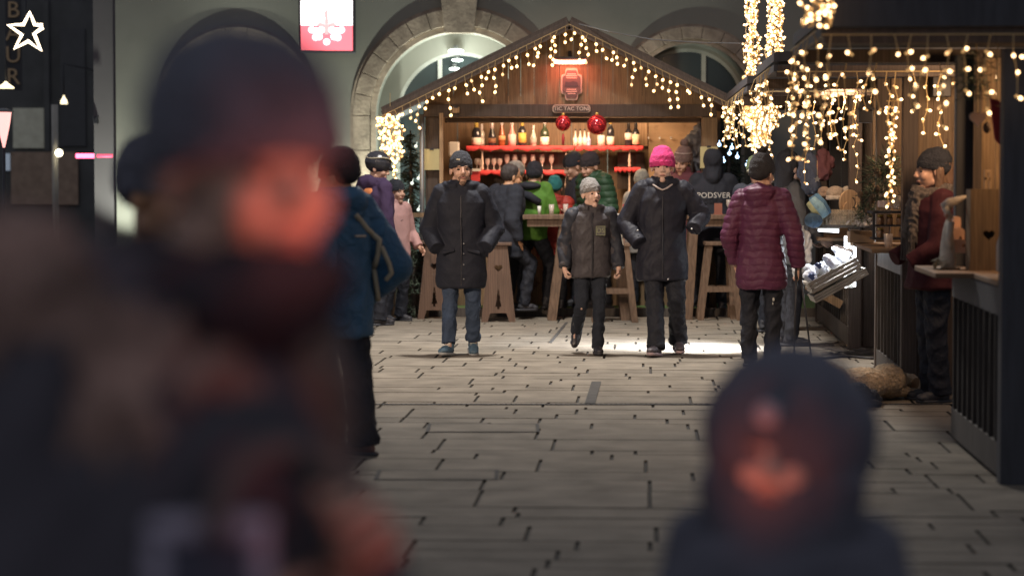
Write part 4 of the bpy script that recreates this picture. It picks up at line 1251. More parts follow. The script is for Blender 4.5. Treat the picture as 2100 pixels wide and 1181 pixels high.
# --- things on hut A's counter
YA = 14.6; zA = 1.092
def at(px, Y, z): return V(((px - 1050) / SC(Y), Y, z))
def zat(py, Y): return W(0, py, Y).z
g = at(1944, YA, zA)
gn = thing('gnome_figure', 'white bearded gnome figure with a long bent pointed hat on the counter', 'figurine', tuple(g))
fleece = mat('white_fleece', (.62, .56, .48), rough=.95, var=.2, scale=20, bump=.8, bscale=90, bdist=.01)
K = 1 / SC(YA)
part('body', [lathe((g.x, g.y, g.z), [(.045, 0), (.05, .05), (.042, .16), (.03, .24), (.012, .30)], 16)], fleece, gn, True)
part('beard', [tube([W(1950, 455, YA - .05), W(1946, 490, YA - .06), W(1950, 512, YA - .05)], [.024, .020, .008], 10), tube([W(1938, 425, YA - .04), W(1950, 450, YA - .05)], [.02, .02], 10)], fleece, gn, True)
part('pointed_hat', [tube([W(1937, 428, YA), W(1950, 415, YA), W(1962, 411, YA), W(1976, 405, YA), W(1985, 402, YA)], [.036, .03, .022, .012, .004], 14)], mat('hat_linen', (.50, .43, .36), rough=.9, bump=.5, bscale=60), gn, True)
part('nose', [ell(W(1941, 442, YA - .06), (.014, .014, .014))], skin, gn, True)
blk = mat('pink_wood_block', (.62, .36, .24), rough=.55, var=.12)
def block(label, px0, py0, px1, py1, Y, slot=None):
    a = W(px0, py0, Y); c = W(px1, py1, Y); w_ = c.x - a.x; h_ = a.z - c.z
    n = 8; out = [(a.x, c.z), (c.x, c.z)] + [(c.x - w_ * .5 + w_ * .5 * math.cos(PI / 2 * i / n), a.z - w_ * .35 + w_ * .35 * math.sin(PI / 2 * i / n)) for i in range(n + 1)] + [(a.x, a.z)]
    hl_ = [(a.x + w_ * .55, c.z + h_ * .45), (a.x + w_ * .75, c.z + h_ * .45), (a.x + w_ * .75, c.z + h_ * .65), (a.x + w_ * .55, c.z + h_ * .65)]
    pr = xf(holed(out, [hl_], .07), Matrix.Translation((0, Y + .035, 0)))
    return solo('wooden_block_house', label, 'ornament', [pr], blk, loc=((a.x + c.x) / 2, Y + .035, c.z), group='salmon coloured block houses on the counter', bevel=.003)
block('front salmon block house with a square hole', 1954, 491, 1988, 519, 14.58)
block('middle salmon block house standing behind the front one', 1955, 467, 1978, 519, 14.66)
block('tallest narrow salmon block house at the back', 1956, 444, 1970, 519, 14.74)
for o_ in ():
    pass
pl_ = solo('wooden_coaster', 'round wooden coaster under the block houses', 'coaster', [lathe((at(1948, 14.5, 0).x, 14.6, zA), [(.08, 0), (.085, .006), (.08, .012)], 24)], woodpale, loc=(at(1948, 14.5, 0).x, 14.6, zA), smooth=True)
dr = thing('dried_leaf_bundle', 'pale dried leaves lying beside the gnome', 'leaves', tuple(at(1920, 14.5, zA)))
lm_ = mat('dried_leaf', (.42, .38, .28), rough=.7)
rn = random.Random(5)
for i in range(7):
    p = at(1918 + rn.random() * 18, 14.5, zA + .006 + .01 * i); a = rn.random() * 3
    part('leaf', [ell(p + V((0, 0, .0)), (.045, .014, .004), Matrix.Rotation(a, 3, 'Z') @ Matrix.Rotation(.5 * rn.random(), 3, 'Y'), 12, 6)], lm_, dr, True)
# tall canister with a heart
a = W(1990, 388, 14.4); c = W(2046, 533, 14.4)
cn = thing('wooden_canister', 'tall square wooden canister with a heart cut in its side', 'canister', ((a.x + c.x) / 2, 14.45, zA))
w_ = (c.x - a.x) / 2; hz = a.z - zA; xm = (a.x + c.x) / 2
fb_ = holed([(-w_, 0), (w_, 0), (w_, hz), (-w_, hz)], [heart(.35 * w_, hz * .44, .035)], .014)
part('front_board', [xf(fb_, Matrix.Translation((xm, 14.40, zA)))], woodwarm, cn)
part('side_board', bx((xm - w_, 14.408, zA), (xm - w_ + .014, 14.53, zA + hz - .002)), woodwarm, cn)
part('side_board', bx((xm + w_ - .014, 14.408, zA), (xm + w_, 14.53, zA + hz - .002)), woodwarm, cn)
part('back_board', bx((xm - w_ + .0145, 14.515, zA), (xm + w_ - .0145, 14.529, zA + hz - .002)), woodwarm, cn)
part('base', bx((xm - w_ + .0145, 14.409, zA + .001), (xm + w_ - .0145, 14.514, zA + .012)), woodwarm, cn)
lt_ = solo('wooden_letter', 'small pale wooden letter standing on the canister', 'letter', [bx(tuple(at(2018, 14.45, zA + hz + .003)), tuple(at(2021.5, 14.47, zA + hz + .10))), bx(tuple(at(2018, 14.45, zA + hz + .1)), tuple(at(2031, 14.47, zA + hz + .115))), bx(tuple(at(2018, 14.45, zA + hz + .055)), tuple(at(2029, 14.47, zA + hz + .068))), bx(tuple(at(2028, 14.45, zA + hz + .003)), tuple(at(2031, 14.47, zA + hz + .099)))], woodpale)
q = at(2053, 14.3, zA)
bt = thing('syrup_bottle', 'slim clear bottle beside the wooden canister', 'bottle', tuple(q))
part('glass_body', [lathe(q, [(.026, 0), (.028, .01), (.028, .16), (.010, .22), (.009, .30)], 14)], glc, bt, True)
part('stopper', [lathe(q + V((0, 0, .301)), [(.010, 0), (.012, .02)], 12)], woodpale, bt, True)
# decorations hanging in hut A's opening
def hang(name, label, cat, px, py, pyt, Y, parts_):
    t = thing(name, label, cat, tuple(W(px, py, Y)), group=None)
    for nm, pr, mm, sm in parts_: part(nm, pr, mm, t, sm)
    part('string', [tube([W(px, pyt, Y), W(px, py - 3, Y)], .0025, 5)], cablem, t)
hp_ = heart(0, 0, .045)
redfelt = mat('red_felt', (.42, .05, .06), rough=.9, bump=.4, bscale=80)
Hx = 14.2
def heart3(px, py, s, Y, m_=None):
    q = W(px, py, Y)
    return [xf(prism(heart(0, 0, s), -.016, .016), Matrix.Translation(q))]
hang('fabric_heart', 'pale pink fabric heart hanging at the near hut opening', 'heart', 2005, 243, 120, Hx, [('heart_body', heart3(2005, 243, .048, Hx), mat('pink_felt', (.55, .40, .32), rough=.9), False)])
q = W(2046, 250, 14.0)
hang('felt_stocking', 'long dark red felt stocking hanging beside the pink heart', 'stocking', 2046, 222, 90, 14.0, [('sock', [prism([(q.x - .04, q.z + .10), (q.x + .03, q.z + .08), (q.x + .03, q.z - .05), (q.x + .01, q.z - .13), (q.x - .015, q.z - .10), (q.x - .03, q.z - .0)], 13.985, 14.015)], redfelt, False), ('cuff', [prism([(q.x - .045, q.z + .135), (q.x + .0, q.z + .125), (q.x + .032, q.z + .085), (q.x - .04, q.z + .101)], 13.982, 14.018)], redfelt, False)])
rn = random.Random(9)
hk = thing('pine_sprig', 'dark pine sprig with cones hanging in the near hut opening', 'sprig', tuple(W(2000, 200, 14.3)))
m = MB(); q0 = W(2000, 120, 14.3)
for i in range(420):
    p = q0 + V((rn.gauss(0, .05), rn.gauss(0, .03), -.28 * rn.random() + .04)); dd = V((rn.gauss(0, 1), rn.gauss(0, 1), rn.gauss(-.3, .8))).normalized(); sd = dd.cross(V((1, .3, .2))).normalized() * .004
    k0 = len(m.v); m.v += [p + sd, p - sd, p + dd * .05]; m.f.append((k0, k0 + 1, k0 + 2)); m.t.append(.6 + rn.random()); m.m.append(0)
part('needles', m, needle, hk)
part('cone', [ell(W(2024, 262, 14.25), (.024, .024, .034))], mat('pine_cone', (.12, .08, .055), rough=.8, bump=1.0, bscale=60, bdist=.02), hk, True)
part('string', [tube([q0 + V((0, 0, .1)), W(2024, 250, 14.25)], .003, 5)], cablem, hk)
lan = thing('black_lantern', 'black metal lantern box hanging under the second beam', 'lantern', tuple(W(1932, 200, 17.9)))
part('box', slab(1913, 153, 1951, 199, 17.9, .13), metaldark, lan, bevel=.006)
part('roof_plate', slab(1909, 148, 1955, 152.5, 17.88, .17), metaldark, lan)
part('hook', [tube([W(1932, 134, 17.96), W(1932, 148, 17.96)], .006, 6)], metaldark, lan)
lan2 = thing('black_lantern', 'smaller black hanging lantern under the second hut roof', 'lantern', tuple(W(1775, 250, 19.5)))
part('box', slab(1762, 226, 1790, 252, 19.5, .11), metaldark, lan2, bevel=.006)
part('roof_plate', [prism([(W(1758, 226, 19.5).x, W(0, 225.5, 19.5).z), (W(1794, 226, 19.5).x, W(0, 225.5, 19.5).z), (W(1783, 0, 19.5).x, W(0, 213, 19.5).z), (W(1769, 0, 19.5).x, W(0, 213, 19.5).z)], 19.48, 19.63)], metaldark, lan2)
part('hook', [tube([W(1776, 150, 19.55), W(1776, 213, 19.55)], .006, 6)], metaldark, lan2)

# --- things on hut B's counter
YBc = 18.9; zB = 1.092
rn = random.Random(21)
def wreath(px, py, Y, r, n, name, label, cones=5, group=None):
    c = W(px, py, Y); t = thing(name, label, 'arrangement', (c.x, c.y, c.z - r), group=group)
    m = MB()
    for i in range(n):
        p = c + V((rn.gauss(0, r * .45), rn.gauss(0, r * .3), rn.gauss(0, r * .4)))
        dd = (p - c + V((rn.gauss(0, .05), rn.gauss(0, .05), rn.gauss(0, .05)))).normalized(); sd = dd.cross(V((rn.gauss(0, 1), rn.gauss(0, 1), 1))).normalized() * .005
        k0 = len(m.v); m.v += [p + sd, p - sd, p + dd * .06]; m.f.append((k0, k0 + 1, k0 + 2)); m.t.append(.5 + rn.random()); m.m.append(0)
    part('needles', m, needle, t)
    for i in range(cones):
        p = c + V((rn.gauss(0, r * .5), -r * .35, rn.gauss(0, r * .35)))
        part('cone', [ell(p, (.022, .022, .03))], mat('pine_cone', ()), t, True)
    return t
wreath(1815, 350, 19.3, .17, 700, 'fir_arrangement', 'tall dark fir arrangement in the opening of the second hut', 3)
wreath(1795, 400, 19.0, .10, 350, 'fir_arrangement', 'low fir and ribbon arrangement at the back of the second counter', 4)
wreath(1775, 436, 19.4, .07, 200, 'fir_arrangement', 'small fir sprig beside the wicker basket', 1)
q = W(1845, 470, 18.8)
pot = thing('flower_pot', 'pale pot standing high among the fir branches on the second counter', 'pot', tuple(W(1842, 430, 18.9)))
part('pot_body', [lathe(tuple(W(1842, 430, 18.9)), [(.035, 0), (.05, .105)], 16)], mat('pot_beige', (.42, .36, .29), rough=.7), pot, True)
part('rim', [lathe(tuple(W(1842, 403, 18.9)), [(.052, 0), (.052, .008), (.04, .008)], 16)], mat('pot_beige', ()), pot, True)
rk = thing('display_crate', 'dark wooden display crate of jars on the second counter', 'crate', tuple(at(1815, 19.0, zB)))
part('frame', [slab(1790, 433, 1868, 438, 18.95, .3), slab(1790, 433, 1795, 492, 18.93, .02), slab(1863, 433, 1868, 492, 18.93, .02), slab(1795, 488, 1863, 492, 18.93, .3)], woodblack, rk)
part('shelf_board', slab(1796, 462, 1862, 465, 18.96, .25), woodblack, rk)
jm = mat('honey_jar', (.30, .17, .09), rough=.15, var=.2)
for i, (px, py) in enumerate(((1806, 461), (1824, 461), (1845, 461), (1806, 488), (1850, 488))):
    q = W(px, py, 19.05)
    j = thing('honey_jar', ('left upper', 'middle upper', 'right upper', 'left lower', 'right lower')[i] + ' jar in the dark display crate', 'jar', tuple(q), group='jars in the display crate')
    part('glass_body', [lathe(q, [(.024, 0), (.027, .008), (.027, .055), (.020, .065)], 12)], jm, j, True)
    part('lid', [lathe(q + V((0, 0, .0655)), [(.023, 0), (.023, .014)], 12)], fgold, j, True)
q = at(1822, 18.6, zB)
jr = solo('glass_tumbler', 'clear tumbler at the edge of the second counter', 'glass', [lathe(q, [(.03, 0), (.038, .105), (.034, .105), (.026, .008)], 14)], clearg, loc=tuple(q), smooth=True)
q = W(1798, 398, 18.7)
cl_ = mat('cellophane', (.75, .70, .68), rough=.15, var=.1, bump=1.0, bscale=25, bdist=.04, alpha=.75)
def crinkle(px, py, Y, r, name, label, seed, mm=None, n=60):
    c = W(px, py, Y); rn_ = random.Random(seed); m = MB()
    for i in range(n):
        p = c + V((rn_.gauss(0, r), rn_.gauss(0, r * .5), abs(rn_.gauss(0, r * .6))))
        R_ = Euler((rn_.random() * 6, rn_.random() * 6, rn_.random() * 6)).to_matrix(); s_ = r * .4
        k0 = len(m.v)
        for (x_, y_) in ((-s_, -s_ * .6), (s_, -s_ * .5), (s_ * .8, s_ * .7), (-s_ * .5, s_ * .5)): m.v.append(p + R_ @ V((x_, y_, rn_.gauss(0, s_ * .3))))
        m.f += [(k0, k0 + 1, k0 + 2), (k0, k0 + 2, k0 + 3)]; m.t += [.7 + .6 * rn_.random()] * 2; m.m += [0, 0]
    return solo(name, label, 'bag', m, mm or cl_, loc=tuple(c - V((0, 0, r * .3))))
crinkle(1770, 462, 19.4, .055, 'cellophane_bag', 'shiny crumpled cellophane bag in the open cardboard box', 2, n=36)
crinkle(1836, 428, 18.5, .030, 'cellophane_bag', 'small glinting cellophane bow in front of the pale pot', 3, n=22)
crinkle(1806, 402, 18.8, .03, 'cellophane_bag', 'crinkled gold ribbon bow on the fir arrangement', 4, mat('gold_ribbon', (.4, .32, .22), rough=.3, metal=.5), n=22)
q = W(1812, 421, 18.6)
solo('gift_box', 'small white and red gift packet among the fir', 'gift', [slab(1803, 412, 1826, 425, 18.6, .08), slab(1812, 411.5, 1817, 425.5, 18.595, .09)], mat('gift_pink', (.75, .60, .58), rough=.5), bevel=.004)
cbx = thing('cardboard_box', 'open brown cardboard box at the corner of the second counter', 'box', tuple(W(1768, 497, 19.6)))
cbm = mat('cardboard', (.20, .14, .095), rough=.8, var=.1)
part('carton', [slab(1744, 473, 1792, 498, 19.6, .012), slab(1744, 476, 1747, 498, 19.615, .2), slab(1789, 476, 1792, 498, 19.615, .2), slab(1747, 496, 1789, 498, 19.615, .2), slab(1747, 474, 1789, 498, 19.82, .01)], cbm, cbx)
part('flap', [bar(W(1744, 471, 19.58), W(1800, 476, 19.5), .08, .004)], cbm, cbx)

# --- hut C's wares
YC = 22.3
ws = thing('wall_shelf', 'narrow shelf with a tube lamp below it on the third hut corner', 'shelf', tuple(W(1735, 480, YC)))
part('board', slab(1676, 461, 1795, 467, YC, .3), woodgrey, ws, bevel=.003)
part('bracket', [bar(W(1790, 467, YC + .25), W(1790, 485, YC + .35), .03, .03)], metaldark, ws)
tl_ = thing('tube_lamp', 'short white glowing tube lamp under the basket shelf', 'lamp', tuple(W(1700, 474, YC)))
part('glowing_tube', [tube([W(1678, 471, YC + .1), W(1720, 474, YC + .1)], .018, 10)], mat('tube_white', (1, 1, 1), var=0, emit=(.86, .93, 1), es=3), tl_, True)
part('fitting', [slab(1676, 467.2, 1722, 469.2, YC + .05, .1)], white, tl_)
bsk = thing('wicker_basket', 'long grey wicker basket of trinkets on the corner shelf', 'basket', tuple(W(1738, 461, YC)))
wick = mat('wicker', (.26, .21, .15), rough=.8, var=.3, scale=20, bump=1.0, bscale=60, bdist=.02)
a = W(1695, 461, YC); c = W(1780, 430, YC)
m = MB(); hh_ = c.z - a.z
for i in range(7):
    z_ = a.z + .008 + hh_ * i / 7
    e_ = .015 * i / 7
    m.add(tube([(a.x - e_, YC + .0 - e_, z_), (c.x + e_, YC - e_, z_), (c.x + e_, YC + .24 + e_, z_), (a.x - e_, YC + .24 + e_, z_), (a.x - e_, YC - e_, z_)], .011, 6), .8 + .4 * random.random())
part('weave', m, wick, bsk, True)
m = MB()
for i in range(16):
    x_ = a.x + (c.x - a.x) * i / 15; m.add(tube([(x_, YC - .006, a.z + .002), (x_, YC - .02, c.z + .002)], .007, 5))
part('stakes', m, wick, bsk, True)
part('base', bx((a.x, YC + .005, a.z + .002), (c.x, YC + .235, a.z + .01)), wick, bsk)
part('side_basket', [bx((a.x - .10, YC, a.z + .001), (a.x - .02, YC + .2, a.z + .09))], wick, bsk)
q = W(1742, 430, YC + .12)
spr = thing('wooden_disc', 'pale round wooden disc with a crescent opening standing in the basket', 'ornament', (q.x, q.y, q.z - .05))
cir = lambda cx_, cz_, r_, n=40: [(cx_ + r_ * math.cos(2 * PI * i / n), cz_ + r_ * math.sin(2 * PI * i / n)) for i in range(n)]
cres = [(.03 + .055 * math.cos(a_), .0 + .055 * math.sin(a_)) for a_ in [(-.5 + i / 14) * PI for i in range(15)]] + [(.015 + .04 * math.cos(a_), .0 + .045 * math.sin(a_)) for a_ in [(.5 - i / 14) * PI for i in range(15)]]
part('disc', [xf(holed(cir(0, 0, .125), [cres], .02), Matrix.Translation((q.x, q.y, q.z + .06)) @ Matrix.Rotation(.6, 4, 'Z'))], woodpale, spr)
part('inner_disc', [xf(prism(cir(-.04, -.04, .05, 20), -.03, -.012), Matrix.Translation((q.x, q.y, q.z + .06)) @ Matrix.Rotation(.6, 4, 'Z'))], woodpale, spr)
# hats and scarves laid out and hung
def knithat(px, py, Y, r, mm, pm, label, cuff=None):
    c = W(px, py, Y); t = thing('knitted_hat', label, 'hat', (c.x, c.y, c.z - r * .6), group='knitted hats for sale on the third hut')
    o_ = part('crown', [ell(c, (r, r * .9, r * .8))], mm, t, True)
    part('cuff', [lathe((c.x, c.y, c.z - r * .75), [(r * .98, 0), (r * 1.06, .01), (r * 1.04, r * .45), (r * .9, r * .5)], 20)], cuff or mm, t, True)
    if pm: part('pompom', [ell(c + V((0, 0, r * .95)), (r * .45, r * .45, r * .42))], pm, t, True)
cream = knit('cream_knit', (.50, .44, .38)); tan = knit('tan_knit', (.34, .25, .19)); teal = knit('teal_knit', (.05, .16, .24)); bluek = knit('blue_knit', (.10, .22, .36))
knithat(1713, 396, 22.6, .085, mat('fur_pom', (.42, .34, .27), rough=.95, bump=1.2, bscale=80, bdist=.02), None, 'brown furry topped cream hat above the basket', cream)
knithat(1738, 392, 22.8, .06, cream, None, 'small cream hat behind the brown furry hat')
knithat(1690, 393, 22.7, .06, tan, None, 'tan knitted hat left of the furry hat')
knithat(1672, 392, 23.0, .07, tan, cream, 'tan hat with a pale pompom beside the tan knitted hat')
pr = [tube([W(1668, 405, 22.3), W(1676, 425, 22.25), W(1690, 448, 22.25), W(1700, 462, 22.3)], [.04, .06, .06, .04], 14)]
sc_ = thing('striped_scarf', 'blue and pale yellow striped knitted scarf hanging at the hut corner', 'scarf', tuple(W(1685, 460, 22.3)))
part('knit_body', [tube([W(1668, 402, 22.3), W(1680, 420, 22.28), W(1694, 440, 22.3)], [.05, .07, .06], 14)], bluek, sc_, True)
part('pale_stripe', [tube([W(1661, 413, 22.24), W(1674, 428, 22.22), W(1687, 446, 22.24)], [.045, .055, .05], 14)], knit('paleyellow_knit', (.50, .52, .30)), sc_, True)
part('light_blue_stripe', [tube([W(1664, 409, 22.23), W(1678, 424, 22.21), W(1691, 443, 22.23)], [.042, .056, .05], 14)], knit('lightblue_knit', (.25, .42, .52)), sc_, True)
part('dark_pompom', [ell(W(1668, 452, 22.2), (.085, .07, .07))], mat('navy_fur', (.045, .09, .15), rough=.95, bump=1.2, bscale=80, bdist=.02), sc_, True)
# bags and gloves hanging in the dark corner
dk = cloth('navy_cloth', (.06, .075, .12))
for i, (px, py0, py1, w_, mm, lab) in enumerate(((1662, 312, 400, .10, dk, 'dark jacket hanging behind the hooded man'), (1687, 305, 372, .09, cloth('darkred_cloth', (.12, .05, .06)), 'dark reddish jacket hanging under the light strings'), (1640, 455, 570, .075, cloth('pale_cloth', (.42, .42, .42)), 'pale garment hanging below the striped scarf'), (1657, 470, 540, .04, cloth('white_cloth', (.55, .56, .58)), 'white scarf hanging near the tube lamp'))):
    a = W(px, py0, 22.9); c = W(px, py1, 22.9)
    t = thing('hanging_garment', lab, 'garment', tuple(c), group='clothes hanging on the third hut')
    o_ = link('cloth_body', remesh([xf(q_, root_inv(t)) for q_ in [cap(a + V((0, 0, -.05)), c + V((0, 0, w_)), w_ * .6, w_), cap(a + V((-w_ * .7, 0, -.1)), c.lerp(a, .45) + V((-w_, 0, 0)), w_ * .35, w_ * .3), cap(a + V((w_ * .7, 0, -.1)), c.lerp(a, .45) + V((w_, 0, 0)), w_ * .35, w_ * .3)]], .01, 3, None, 'garment', wrinkle(.02, 14, i + 30)), mm, t)
    part('hanger', [tube([a + V((0, 0, .06)), a], .005, 5)], metaldark, t)
sb = thing('glitter_star', 'small glinting silver star hanging among the dark jackets', 'ornament', tuple(W(1676, 368, 22.4)))
sp_ = []
for i in range(10):
    r_ = .035 if i % 2 == 0 else .014
    sp_.append((W(1676, 368, 22.4).x + r_ * math.sin(PI * i / 5), W(1676, 368, 22.4).z + r_ * math.cos(PI * i / 5)))
part('star_body', [prism(sp_, 22.39, 22.41)], metalgrey, sb); part('string', [tube([W(1676, 330, 22.4), W(1676, 360, 22.4)], .0025, 5)], cablem, sb)

# tilted crates full of white goods with their work light
Yk = 22.0
tilt = Matrix.Rotation(-.50, 4, 'Y')
def crate(label, px, py, w_, d_, h_, loaded):
    c = W(px, py, Yk); t = thing('slatted_crate', label, 'crate', tuple(c), group='tilted crates on the third hut corner')
    M4 = Matrix.Translation(c) @ tilt
    cm_ = mat('crate_wood', (.42, .38, .33), rough=.6, var=.2)
    m = MB()
    for k in range(3):
        z_ = h_ * (k + .5) / 3; hh2 = h_ / 3 * .40
        m.add(xf(box((0, -d_ / 2, z_), (w_ / 2, .008, hh2)), M4)); m.add(xf(box((0, d_ / 2, z_), (w_ / 2, .008, hh2)), M4))
        m.add(xf(box((-w_ / 2 + .008, 0, z_), (.008, d_ / 2 - .009, hh2)), M4)); m.add(xf(box((w_ / 2 - .008, 0, z_), (.008, d_ / 2 - .009, hh2)), M4))
    part('side_slats', m, cm_, t)
    part('bottom', [xf(box((0, 0, .004), (w_ / 2 - .017, d_ / 2 - .009, .004)), M4)], cm_, t)
    for sx in (-1, 1):
        part('corner_cleat', [xf(box((sx * (w_ / 2 - .02), -d_ / 2 + .018, h_ / 2), (.012, .009, h_ / 2 - .002)), M4)], cm_, t)
    return t, M4
t1, M1 = crate('upper tilted crate heaped with white goods in glaring light', 1712, 573, .50, .38, .11, True)
t2, M2 = crate('lower empty crate stacked below the glaring upper crate', 1722, 590, .54, .40, .07, False)
ply = cloth('white_goods', (.62, .64, .70), folds=.3)
rn = random.Random(31)
for i in range(10):
    p = M1 @ V((rn.uniform(-.2, .2), rn.uniform(-.14, .14), .12 + rn.random() * .06))
    o_ = thing('white_bundle', 'white wrapped bundle heaped in the glaring upper crate', 'bundle', tuple(p), group='white bundles in the upper crate')
    link('wrap', remesh([ell((0, 0, 0), (.07, .06, .045), Euler((rn.random(), rn.random(), rn.random())).to_matrix()), ell((rn.gauss(0, .03), 0, .03), (.045, .05, .035))], .008, 1, None, 'wrap', wrinkle(.006, 24, i)), ply, o_)
wlamp = thing('work_lamp', 'glaring white lamp panel above the tilted crates on the post', 'lamp', tuple(W(1752, 500, 22.3)))
part('glowing_panel', [slab(1732, 484, 1736, 590, 22.25, .02), slab(1751, 488, 1755, 588, 22.2, .02)], mat('work_lamp_white', (1, 1, 1), var=0, emit=(.88, .94, 1), es=8), wlamp)
part('backing', [slab(1737, 484, 1750, 590, 22.26, .03)], white, wlamp)
bgp = mat('blue_packet', (.10, .15, .35), rough=.4)
for i, (px, py) in enumerate(((1664, 568), (1678, 545))):
    q = W(px, py, Yk - .2)
    solo('blue_packet', ('lower', 'upper')[i] + ' small blue packet on the pale goods in the crate', 'packet', [box(q, (.03, .012, .018), Matrix.Rotation(.7, 3, 'Y')), box(q + V((.01, -.003, .01)), (.012, .012, .022), Matrix.Rotation(.7, 3, 'Y'))], bgp, bevel=.003)
# dark cable and leaves on the ground by the third hut
solo('floor_cable', 'thin dark cable lying on the paving before the third hut', 'cable', [tube([gpt(1600 + i * 21, 21.6 + .12 * math.sin(i * 1.2)) + V((0, 0, .012)) for i in range(11)], .012, 6)], rubber, smooth=True)
m = MB(); rn = random.Random(77)
for i in range(260):
    p = gpt(1690 + rn.random() * 110, 21.9 + rn.random() * 1.6) + V((0, 0, .005 + rn.random() * .012)); a_ = rn.random() * 6; s_ = .02 + rn.random() * .03
    k0 = len(m.v); m.v += [p + V((s_ * math.cos(a_ + b_), s_ * math.sin(a_ + b_), rn.random() * .01)) for b_ in (0, 1.7, 3.2, 4.6)]; m.f.append((k0, k0 + 1, k0 + 2, k0 + 3)); m.t.append(.5 + rn.random()); m.m.append(0)
o_ = solo('leaf_litter', 'dark dead leaves and grit at the foot of the third hut', 'litter', m, mat('litter', (.07, .055, .045), rough=.9), kind='stuff')
solo('paper_scrap', 'small pale scrap lying at the foot of the third hut', 'scrap', [box(gpt(1745, 22.9) + V((0, 0, .02)), (.035, .02, .012), Matrix.Rotation(.4, 3, 'Z')), box(gpt(1747, 22.85) + V((0, 0, .03)), (.018, .014, .01), Matrix.Rotation(.9, 3, 'Z'))], woodpale, bevel=.003)
# ---------------------------------------------------------------- the people in the square
def sock(o): return o
jeans = cloth('blue_jeans', (.036, .054, .092), rough=.8, folds=.5, var=.35, scale=5)
pants = cloth('black_trousers', (.016, .018, .026), rough=.7, folds=.4)
logo = mat('small_logo', (.45, .45, .42), rough=.5)
zipm = mat('zip_metal', (.35, .35, .36), rough=.3, metal=.7)
# walking man in the parka
H = 1.815
P1, HM1, J1 = person('man in a black beanie, dark parka and jeans walking with hands in pockets', tuple(gpt(946, 22.05)), 0, H, dict(
    voxel=.0075, seed=2, look=(.16, -.03, 0), skin=skin, beard=True, headscale=1.16,
    elbowL=(.170, .035, .635), elbowR=(-.163, .02, .63), wristL=(.115, -.085, .535), wristR=(-.115, -.085, .53), handL='none', handR='none',
    hipL=(.05, 0, .515), kneeL=(.058, -.01, .285), ankleL=(.058, .055, .058), toeL=(.05, -1, -.22), kneeR=(-.055, -.045, .29), ankleR=(-.062, -.11, .05), toeR=(-.35, -1, .10),
    trousers=dict(mat=jeans, w=.98, hem=.036, wr=.015, end=.1), shoes=dict(mat=mat('blue_sneaker', (.06, .11, .16), rough=.6, var=.3, scale=20), sole=mat('pale_sole', (.35, .36, .36)), laces=mat('white_lace', (.6, .58, .52))),
    jacket=dict(mat=cloth('parka_black', (.017, .019, .028), rough=.7, folds=.2, spec=.15), w=1.05, sl=(.050, .050, .040), wr=.008, freq=8, hood='down', hood_w=1.25, collar_r=.055, collar_h=.03,
                sec=((.335, .112, .085), (.345, .120, .092), (.42, .124, .096), (.50, .116, .09), (.60, .108, .084), (.70, .116, .086), (.765, .124, .084), (.808, .102, .070), (.835, .075, .058), (.85, .052, .048))),
    hat=dict(mat=knitblack, top=.155, badge=mat('hat_badge', (.5, .42, .3), rough=.4), badge_at=(-.035, -.098, .060))))
part('zip', [tube([(.002, -.175, .64), (.004, -.19, .95), (.0, -.182, 1.25), (.0, -.15, 1.45)], .005, 6)], metaldark, P1, local=True)
for z in (.70, .83, .93, 1.02):
    part('snap_button', [ell((.026, -.190 + .004, z), (.007, .005, .007), None, 10, 6)], zipm, P1, True, local=True)
for s in (-1, 1):
    part('pocket_flap', [box((s * .115, -.178, .95), (.06, .012, .014), Matrix.Rotation(s * .25, 3, 'Y'))], cloth('parka_black', ()), P1, local=True, bevel=.006)
# boy
H = 1.575
P2, HM2, J2 = person('boy in a grey beanie and dark jacket walking between the man and the woman', tuple(gpt(1212, 22.1)), 0.05, H, dict(
    voxel=.0072, seed=4, look=(.42, -.08, 0), skin=skinpale, mouth='open',
    elbowL=(.150, .015, .64), elbowR=(-.150, .015, .64), wristL=(.158, -.04, .50), wristR=(-.155, -.035, .50),
    handL=dict(dir=(.02, -.2, -1), curl=1.25, thumb=(0, -1, 0), palm=(-1, 0, 0)), handR=dict(dir=(.15, -.2, -1), curl=1.15, thumb=(.2, -1, 0), palm=(.9, .2, 0)),
    kneeL=(.045, -.035, .285), ankleL=(.035, -.045, .05), toeL=(.05, -1, 0), kneeR=(-.055, -.03, .285), ankleR=(-.078, .12, .135), toeR=(-.25, -.6, -.8),
    trousers=dict(mat=cloth('dark_jeans', (.018, .022, .032), folds=.45), w=.92, wr=.013), shoes=dict(mat=mat('boot_black', (.025, .025, .032), rough=.4, bump=.3), boot=.62, sole=rubber),
    jacket=dict(mat=cloth('jacket_grey', (.050, .046, .052), rough=.6, folds=.3), w=1.0, sl=(.046, .042, .034), wr=.013, freq=9, hood='down', collar_r=.05, collar_h=.02,
                sec=((.445, .108, .078), (.455, .116, .084), (.54, .114, .084), (.62, .11, .082), (.70, .114, .082), (.765, .118, .078), (.808, .100, .066), (.835, .07, .055), (.85, .05, .046))),
    hat=dict(mat=knit('grey_knit', (.24, .23, .225)), top=.16, badge=mat('patch_dark', (.08, .08, .08)), badge_at=(.04, -.090, .045), badge_size=(.02, .004, .009))))
